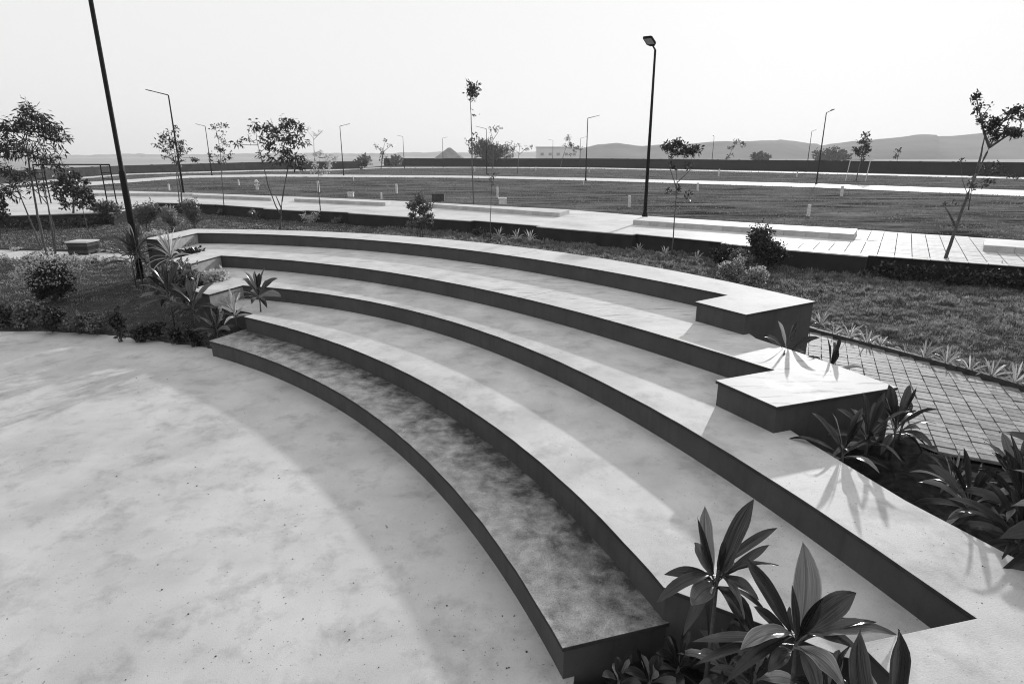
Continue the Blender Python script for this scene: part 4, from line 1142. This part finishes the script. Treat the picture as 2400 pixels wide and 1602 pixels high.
# ---- planting soil: right bed mound and bed below the tier ends
def bed(name, poly, h, base_fn, n=26):
    xs = [p[0] for p in poly]; ys = [p[1] for p in poly]
    gx = np.linspace(min(xs), max(xs), n); gy = np.linspace(min(ys), max(ys), n)
    X, Y = np.meshgrid(gx, gy); ins = pip(X, Y, poly)
    V = []; F = []
    for j in range(n):
        for i in range(n):
            z = base_fn(X[j, i], Y[j, i]) - 0.05
            if ins[j, i]:
                z += 0.05 + h * (0.75 + 0.5 * nz2(X[j, i], Y[j, i], 2.0, 5)) + 0.03 * nz2(X[j, i], Y[j, i], 8, 2)
            V.append((float(X[j, i]), float(Y[j, i]), float(z)))
    F = [(j * n + i, j * n + i + 1, (j + 1) * n + i + 1, (j + 1) * n + i) for j in range(n - 1) for i in range(n - 1) if ins[j, i] or ins[j + 1, i] or ins[j, i + 1] or ins[j + 1, i + 1]]
    mb = MB(); mb.v = V; mb.f = F
    return tag(mb.build(name, 'soil', smooth=True), kind='structure')
bed('planting_bed', BED_R, 0.33, lambda x, y: 0.48)
bed('planting_bed', [(0.62, 4.4), (1.55, 4.85), (2.6, 4.1), (2.95, 2.5), (2.5, 1.0), (0.8, 1.0)], 0.03, lambda x, y: 0.03)

# ---- strap lilies along the right path kerb
ORD = ['first', 'second', 'third', 'fourth', 'fifth', 'sixth', 'seventh', 'eighth', 'ninth', 'tenth', 'eleventh', 'twelfth', 'thirteenth', 'fourteenth']
LIL = [(1080, 410), (1165, 475), (1270, 495), (1395, 525), (1490, 550), (1640, 595), (1740, 605), (1870, 655), (2010, 695), (2150, 730), (2290, 765), (2420, 800)]
for i, (X_, Y_) in enumerate(LIL):
    b = at(1500 + X_ * .3831, 600 + Y_ * .3831, 0.55); b.z = 0.48
    cordyline('pale spider lily, %s along the dark path kerb counting from the steps' % ORD[i], b + Vector((random.uniform(-.1, .1), random.uniform(-.12, .12), 0)), 0.03, [18, 11, 20, 14, 22, 9, 17][i % 7], [0.6, 0.42, 0.66, 0.5, 0.58, 0.38, 0.62][(i * 3) % 7], 0.034, 200 + i, name='spider_lily', group='spider lilies along the path kerb', material='strap_leaf', spread=0.9)
# pale plants along the left path
LP = [(15, 620), (42, 622), (70, 618), (98, 622), (150, 622), (178, 620), (205, 622), (228, 618), (250, 624), (272, 620), (296, 626), (318, 630)]
for i, (u, v) in enumerate(LP):
    b = at(u, v, 0.36); b.z = ground_z(b.x, b.y); s = scl(b.y)
    shrub('border_plant', 'pale leafy border plant, %s from the left along the left path' % ORD[i], b, 20 * s, 19 * s, 130, (0.15, 0.045), 'leaf_pale', 230 + i, cat='plant', group='pale border plants along the left path', lobes=5)
for i, (u, v) in enumerate([(40, 592), (110, 594), (232, 596), (262, 597), (290, 598)]):
    b = at(u, v, 0.42); b.z = ground_z(b.x, b.y); s = scl(b.y)
    shrub('border_plant', 'small pale plant behind the left path kerb, %s from the left' % ORD[i], b, 26 * s, 9 * s, 110, (0.12, 0.05), 'leaf_pale', 250 + i, cat='plant', group='pale border plants along the left path', lobes=5)
# spiky plants in the right planting strip and wall recesses
for i, (u, v, h_, lab) in enumerate(((2112, 646, 0.55, 'spiky plant left of the leaning tree foot'), (2150, 650, 0.75, 'taller spiky plant beside the leaning tree foot'), (2290, 660, 0.6, 'arching spiky plant right of the leaning tree'), (2345, 666, 0.8, 'arching spiky plant near the right edge of the strip'),
                                     (1168, 560, 0.6, 'spiky plant in the wall recess right of the bare sapling'), (1212, 564, 0.6, 'second spiky plant in the wall recess right of the bare sapling'), (1242, 569, 0.7, 'spiky plant at the right end of the central wall recess'), (1560, 604, 0.5, 'spiky plant at the foot of the flat-topped sapling'), (1632, 612, 0.45, 'small spiky plant by the wall right of the flat-topped sapling'), (1497, 592, 0.45, 'small spiky plant in the shadow left of the flat-topped sapling'))):
    b = at(u, v, 0.47)
    cordyline(lab, b, 0.08, 14, h_ * 1.3, 0.05, 270 + i, name='spiky_plant', group='spiky plants along the retaining wall', material='strap_leaf', spread=0.75)

# ---- broad-leaved cordylines round the steps
random.seed(77)
hero('tall cordyline in the bottom right bed, left of the pair before the lowest step end', (1.74, 4.32, 0.03), (1682, 1345), 4.36, [
 (1768, 1167, 0.05, 0.15, 0.05), (1652, 1184, 0.02, 0.13, 0.02, 1), (1634, 1210, -0.05, 0.06, 0.05), (1823, 1236, 0.1, 0.08, 0.10), (1804, 1276, 0.12, 0.07, 0.16),
 (1825, 1324, -0.1, 0.07, 0.16), (1627, 1272, -0.05, 0.10, 0.10, 1), (1555, 1346, 0.05, 0.10, 0.16), (1535, 1416, -0.1, 0.11, 0.30), (1620, 1418, -0.22, 0.16, 0.34, 1),
 (1778, 1405, -0.25, 0.10, 0.26), (1772, 1505, -0.2, 0.15, 0.46), (1828, 1492, -0.05, 0.08, 0.35), (1722, 1292, -0.25, 0.11, 0.12, 1), (1600, 1490, -0.15, 0.09, 0.35), (1662, 1510, 0.1, 0.09, 0.3),
 (1700, 1255, 0.05, 0.07, 0.03), (1750, 1330, 0.15, 0.08, 0.2), (1745, 1450, -0.3, 0.10, 0.3, 1), (1590, 1380, 0.12, 0.07, 0.2)])
hero('broad-leaved cordyline in the bottom right bed, right of the pair', (2.22, 3.72, 0.03), (1867, 1488), 3.75, [
 (1881, 1268, 0.05, 0.19, 0.0, 1), (1742, 1302, -0.05, 0.11, 0.03), (2008, 1388, 0.05, 0.17, 0.10), (2054, 1457, 0.1, 0.09, 0.14), (2100, 1486, 0.12, 0.12, 0.30, 1),
 (1733, 1524, -0.15, 0.14, 0.20, 1), (1766, 1420, 0.1, 0.08, 0.12), (1978, 1612, -0.2, 0.16, 0.30, 1), (1856, 1368, -0.2, 0.05, 0.02), (1930, 1398, -0.15, 0.08, 0.05), (1616, 1504, 0.15, 0.09, 0.2, 1),
 (2010, 1520, 0.0, 0.11, 0.22), (1800, 1575, -0.25, 0.10, 0.25), (1620, 1562, 0.1, 0.10, 0.25), (1920, 1640, -0.25, 0.11, 0.3), (1700, 1600, -0.1, 0.09, 0.25), (1960, 1440, 0.15, 0.07, 0.12), (1850, 1420, 0.15, 0.07, 0.05)])
hero('two broad dark upright leaves at the bottom edge of the view', (2.42, 2.75, 0.03), (2085, 1760), 2.95, [
 (2016, 1474, 0.0, 0.15, -0.01), (2106, 1473, 0.06, 0.17, 0.0), (2040, 1575, -0.15, 0.07, 0.0, 1), (2180, 1660, 0.1, 0.12, 0.1), (1960, 1680, -0.1, 0.12, 0.1)])
cordyline('small pale-leaved seedling in the bed at the lowest step end', (1.0, 4.05, 0.04), 0.16, 6, 0.26, 0.085, 301, name='seedling', spread=1.0)
cordyline('leafy seedling in the dark bed right of the lowest step corner', (1.25, 3.85, 0.04), 0.10, 7, 0.24, 0.08, 302, name='seedling', spread=1.1)
cordyline('low leafy seedling close to the stage edge in the bottom bed', (0.85, 3.95, 0.04), 0.06, 6, 0.16, 0.06, 303, name='seedling', spread=1.1)
cordyline('drooping leafy plant under the tall cordyline', (1.55, 4.0, 0.04), 0.12, 9, 0.40, 0.09, 304, name='cordyline', spread=1.1)
PL = [
 ((0.98, 4.38, 0.03), 0.20, 9, 0.34, 0.08, 341, 'low leafy plant at the corner of the lowest step'),
 ((1.28, 4.42, 0.03), 0.14, 11, 0.42, 0.09, 342, 'low leafy plant against the end face of the lowest step'),
 ((1.56, 4.50, 0.03), 0.22, 12, 0.48, 0.10, 343, 'leafy plant between the lowest step end and the tall cordyline'),
 ((1.93, 4.32, 0.03), 0.45, 13, 0.55, 0.11, 344, 'leafy plant filling the gap between the two foreground cordylines'),
 ((2.05, 4.05, 0.03), 0.62, 12, 0.5, 0.10, 345, 'drooping leafy plant just behind the broad-leaved cordyline'),
 ((2.5, 3.75, 0.03), 0.75, 12, 0.55, 0.11, 346, 'leafy plant at the third tier end behind the broad-leaved cordyline'),
 ((5.30, 4.70, 0.75), 1.05, 26, 1.15, 0.17, 347, 'tall cordyline outside the right edge throwing leaf shade on the third tier'),
 ((5.75, 5.35, 0.75), 1.05, 26, 1.1, 0.16, 348, 'tall cordyline farther outside the right edge next to the path'),
 ((5.20, 4.05, 0.75), 0.95, 24, 1.1, 0.16, 349, 'tall cordyline at the outer corner of the third tier end block'),
 ((4.22, 6.95, 0.80), 0.42, 15, 0.80, 0.085, 310, 'cordyline at the outer edge of the third tier casting leaf shadows on it'),
 ((4.75, 7.35, 0.75), 0.50, 14, 0.80, 0.10, 311, 'cordyline below the right end block of the fourth tier'),
 ((5.35, 7.70, 0.75), 0.48, 14, 0.75, 0.11, 312, 'broad cordyline at the outer corner of the fourth tier block'),
 ((5.75, 8.15, 0.65), 0.35, 11, 0.60, 0.10, 313, 'cordyline at the path edge behind the fourth tier block corner'),
 ((5.55, 6.75, 0.75), 0.10, 16, 0.62, 0.04, 314, 'thin grassy plant at the path edge in the right bed'),
 ((5.05, 5.85, 0.80), 0.35, 15, 0.80, 0.09, 315, 'cordyline with long shiny leaves in the middle of the right bed'),
 ((5.55, 5.75, 0.80), 0.6, 18, 0.85, 0.10, 316, 'cordyline in the right bed next to the pavers'),
 ((4.98, 5.10, 0.80), 0.5, 20, 0.85, 0.10, 317, 'big cordyline at the right edge whose shadow falls on the third tier'),
 ((5.75, 5.05, 0.80), 0.5, 18, 0.85, 0.10, 318, 'cordyline cut by the right edge of the view'),
 ((5.30, 4.25, 0.80), 0.75, 18, 1.0, 0.12, 319, 'large cordyline just beyond the right edge shading the third tier end'),
 ((5.25, 5.45, 0.80), 0.6, 20, 0.95, 0.11, 322, 'tall cordyline at the right edge beside the third tier edge'),
 ((5.75, 6.15, 0.75), 0.55, 15, 0.85, 0.1, 323, 'cordyline behind the shiny-leaved one at the right edge'),
 ((4.78, 10.0, 0.9), 0.68, 12, 0.8, 0.10, 320, 'cordyline between the end blocks of the fourth and fifth tiers'),
 ((5.3, 9.5, 0.6), 0.85, 11, 0.66, 0.09, 321, 'cordyline with an upright leaf at the path start beside the fifth tier block')]
for (b, h_, n, L_, w, s_, lab) in PL:
    cordyline(lab, b, h_, n, L_, w, s_)
# left cluster
cordyline('cordyline growing at the left end of the second tier', (-6.75, 15.75, 0.72), 0.62, 20, 0.95, 0.14, 330)
cordyline('spiky plant under the cordyline at the left end of the second tier', (-7.35, 15.55, 0.3), 0.55, 18, 0.85, 0.07, 331, name='spiky_plant', material='strap_leaf')
cordyline('cordyline left of the third tier end block with pale drooping leaves', (-9.5, 16.4, 0.25), 1.0, 24, 1.15, 0.14, 332)
cordyline('cordyline drooping over the front of the third tier end block', (-8.6, 15.85, 0.1), 0.95, 20, 1.1, 0.15, 333)
cordyline('leafy plant at the foot of the left end between second and third tiers', (-7.75, 15.25, 0.05), 0.45, 20, 0.9, 0.12, 334)
cordyline('spider lily with pale streaming leaves beside the fourth tier end block', (-11.6, 20.5, 1.0), 0.6, 30, 1.25, 0.06, 335, name='spider_lily', material='strap_leaf')
cordyline('dark spiky plant in front of the fifth tier left end', (-13.0, 20.95, 0.35), 1.5, 30, 1.2, 0.11, 336)
cordyline('dark cordyline beside the tall pole foot', (-13.6, 21.5, 0.3), 1.1, 26, 1.3, 0.12, 337)
shrub('croton_bush', 'dark glossy bush with pale leaves between the left end blocks', Vector((-9.75, 17.5, 0.6)), 1.6, 1.5, 2600, (0.15, 0.075), 'leaf_shrub', 338, cat='bush', lobes=10)
shrub('croton_bush', 'smaller pale-leaved bush beside the fourth tier left block', Vector((-9.0, 18.0, 0.9)), 1.0, 0.75, 600, (0.15, 0.08), 'leaf_pale', 339, cat='bush')
shrub('croton_bush', 'dark bush between the left end blocks of fourth and fifth tiers', Vector((-11.3, 21.2, 1.0)), 1.3, 0.8, 800, (0.15, 0.08), 'leaf_dark', 340, cat='bush')

# ------------------------------------------------------------------ grass
def grass(name, n, region, zfn, material, size, label, dens_d=14.0, seed=3, patch=1.3, lo=0.2):
    rng = np.random.default_rng(seed)
    x0, x1, y0, y1 = region
    X = rng.uniform(x0, x1, n); Y = rng.uniform(y0, y1, n)
    dist = np.hypot(X, Y)
    keep = rng.random(n) < np.minimum(1, (dens_d / dist) ** 2)
    # only what the camera could see or a step beside it
    dep = Y * math.cos(PITCH) + 4.3 * math.sin(PITCH)
    keep &= np.abs(X / dep) < 1.05
    keep &= ~pip(X, Y, STAGE) & ~pip(X, Y, PATH)
    for k in (1, 2, 3, 4, 5): keep &= ~pip(X, Y, T[k])
    keep &= ~pip(X, Y, lp) & ~pip(X, Y, BED_R)
    rp = [(p.x, p.y + 0.3) for p in RET] + [(60, -30), (-60, -30)]
    ins = pip(X, Y, rp)
    keep &= ins
    X, Y = X[keep], Y[keep]
    bare = np.array([mnoise.noise(Vector((float(a) * 1.1 + 7, float(b) * 2.3, 2))) + 0.7 * mnoise.noise(Vector((float(a) * 3.3, float(b) * 6.0 + 3, 8))) for a, b in zip(X, Y)])
    kb = bare + rng.normal(0, 0.18, len(X)) > -0.28
    X, Y = X[kb], Y[kb]; m = len(X); dist = np.hypot(X, Y)
    pt = np.array([0.5 + 0.5 * mnoise.noise(Vector((float(a) * 1.3, float(b) * 1.3, 4))) + 0.6 * mnoise.noise(Vector((float(a) * 3.2, float(b) * 5.5, 9))) for a, b in zip(X, Y)])
    pt = np.clip(pt, 0, 1.2) ** 2
    hgt = size * (lo + patch * pt + 0.35 * rng.random(m)) * np.clip(dist / 16, 0.85, 2.0)
    wid = hgt * 0.3 * np.clip(dist / 14, 1, 2.6)
    zz = np.array([zfn(float(a), float(b)) for a, b in zip(X, Y)]) + 0.0
    th = rng.uniform(0, 2 * np.pi, m); lean = rng.uniform(0.1, 0.8, m) * hgt
    la = rng.uniform(0, 2 * np.pi, m)
    V = np.empty((m, 3, 3), np.float32)
    V[:, 0] = np.c_[X - np.cos(th) * wid / 2, Y - np.sin(th) * wid / 2, zz]
    V[:, 1] = np.c_[X + np.cos(th) * wid / 2, Y + np.sin(th) * wid / 2, zz]
    V[:, 2] = np.c_[X + np.cos(la) * lean, Y + np.sin(la) * lean, zz + hgt]
    me = bpy.data.meshes.new(name)
    me.vertices.add(3 * m); me.vertices.foreach_set('co', V.ravel())
    me.loops.add(3 * m); me.loops.foreach_set('vertex_index', np.arange(3 * m, dtype=np.int32))
    me.polygons.add(m); me.polygons.foreach_set('loop_start', np.arange(0, 3 * m, 3, dtype=np.int32)); me.polygons.foreach_set('loop_total', np.full(m, 3, np.int32))
    me.update(); me.validate()
    me.materials.append(M[material])
    o = bpy.data.objects.new(name, me); COL.objects.link(o)
    return tag(o, label, 'grass', kind='stuff')
gz = lambda x, y: ground_z(x, y) + lawn_bump(x, y) - 0.006
grass('grass', 1500000, (-8, 24, 8, 40), gz, 'grass_blade', 0.085, 'short lawn grass behind and right of the steps', dens_d=13, seed=3)
grass('grass', 900000, (-46, -8, 15, 52), gz, 'grass_left', 0.035, 'short lawn grass on the left side of the steps', dens_d=15, seed=4)

# weeds of the field
def field_weeds(n, seed=6):
    rng = np.random.default_rng(seed)
    Y = 24 + 170 * rng.random(n) ** 1.7; X = (rng.random(n) * 2 - 1) * Y * 0.95
    P = [np.array([at(u, v, ZR)[:2] for u, v in far_px])][0]
    # beyond the near road's far side
    order = np.argsort(P[:, 0]); lim = np.interp(X, P[order, 0], P[order, 1]) + 0.6
    keep = Y > lim
    for nm in ('far_road', 'farthest_road'):
        me = bpy.data.objects[nm].data; poly = [(v.co.x, v.co.y) for v in me.vertices]
        keep &= ~pip(X, Y, poly)
    pt = np.array([mnoise.noise(Vector((float(a) * 0.22, float(b) * 0.22, 1))) + 0.6 * mnoise.noise(Vector((float(a) * 0.9, float(b) * 0.9, 5))) for a, b in zip(X, Y)])
    keep &= pt + rng.normal(0, 0.35, n) > 0.0
    X, Y = X[keep], Y[keep]; m = len(X)
    h = rng.uniform(0.03, 0.10, m) * (0.6 + Y / 110); w = h * rng.uniform(0.6, 1.4, m)
    th = rng.uniform(0, np.pi, m); la = rng.uniform(0, 2 * np.pi, m)
    V = np.empty((m, 3, 3), np.float32); z = np.full(m, ZR - 0.015)
    V[:, 0] = np.c_[X - np.cos(th) * w / 2, Y - np.sin(th) * w / 2, z]; V[:, 1] = np.c_[X + np.cos(th) * w / 2, Y + np.sin(th) * w / 2, z]
    V[:, 2] = np.c_[X + np.cos(la) * h * .5, Y + np.sin(la) * h * .5, z + h]
    me = bpy.data.meshes.new('weeds')
    me.vertices.add(3 * m); me.vertices.foreach_set('co', V.ravel())
    me.loops.add(3 * m); me.loops.foreach_set('vertex_index', np.arange(3 * m, dtype=np.int32))
    me.polygons.add(m); me.polygons.foreach_set('loop_start', np.arange(0, 3 * m, 3, dtype=np.int32)); me.polygons.foreach_set('loop_total', np.full(m, 3, np.int32))
    me.update(); me.validate(); me.materials.append(M['field_weed'])
    o = bpy.data.objects.new('weeds', me); COL.objects.link(o)
    tag(o, 'low weeds and clods scattered over the open field plots', 'weeds', kind='stuff')
field_weeds(260000)

# ------------------------------------------------------------------ litter on the stage and steps
random.seed(12)
mb = MB()
def chip(x, y, z, r):
    n = random.choice((4, 5, 6)); a0 = random.random() * 6
    e1 = random.uniform(0.5, 1.0)
    pts = [(x + r * math.cos(a0 + k * 2 * math.pi / n) * random.uniform(.7, 1.2), y + e1 * r * math.sin(a0 + k * 2 * math.pi / n) * random.uniform(.7, 1.2)) for k in range(n)]
    mb.prism(pts, z + 0.001, z + r * random.uniform(0.3, 0.9))
for k in range(420):
    u = random.uniform(20, 1250); v = random.uniform(830, 1600)
    p = at(u, v, 0)
    if pip(np.array([p.x]), np.array([p.y]), STAGE)[0] and not pip(np.array([p.x]), np.array([p.y]), T[1])[0]:
        # more of it towards the steps
        if random.random() < 0.25 + 0.75 * (u / 1250):
            chip(p.x, p.y, 0, random.choice((0.003, 0.004, 0.005, 0.007, 0.011)))
for k in range(260):
    lev = random.choice((1, 2, 3, 3, 4)); u = random.uniform(600, 2350); v = random.uniform(640, 1450)
    p = at(u, v, Z[lev]); X_ = np.array([p.x]); Y_ = np.array([p.y])
    if pip(X_, Y_, T[lev])[0] and not (lev < 5 and pip(X_, Y_, T[lev + 1])[0]):
        chip(p.x, p.y, Z[lev], random.choice((0.003, 0.005, 0.008)))
tag(mb.build('leaf_litter', 'litter'), 'tiny dark chips and dry bits scattered on the concrete', 'litter', kind='stuff')

# dry leaves fallen in the dark bed
random.seed(31); mb = MB()
for k in range(60):
    p = Vector((random.uniform(0.75, 2.4), random.uniform(2.6, 4.5), 0.085)); a = random.random() * 6.28; l = random.uniform(0.03, 0.11)
    d = Vector((math.cos(a), math.sin(a), random.uniform(-.1, .3))) * l; n = Vector((-d.y, d.x, random.uniform(-.02, .02))) * 0.2
    mb.add([p, p + d * 0.5 + n + Vector((0, 0, .012)), p + d, p + d * 0.5 - n + Vector((0, 0, .012))], [(0, 1, 2, 3)])
tag(mb.build('dry_leaves', 'post_white'), 'pale dry leaves scattered on the dark bottom bed', 'dry leaves', kind='stuff')

# ------------------------------------------------------------------ haze
mb = MB(); mb.box((0, 1400, 58), (6400, 3600, 126))
hz = bpy.data.materials.new('haze_air'); hz.use_nodes = True
t = hz.node_tree; t.nodes.remove(t.nodes['Principled BSDF'])
pv = t.nodes.new('ShaderNodeVolumePrincipled'); pv.inputs['Color'].default_value = (0.95, 0.95, 0.95, 1)
pv.inputs['Density'].default_value = 0.0003; pv.inputs['Anisotropy'].default_value = 0.2
t.links.new(pv.outputs[0], t.nodes['Material Output'].inputs['Volume'])
M['haze_air'] = hz
tag(mb.build('haze', 'haze_air'), kind='stuff')
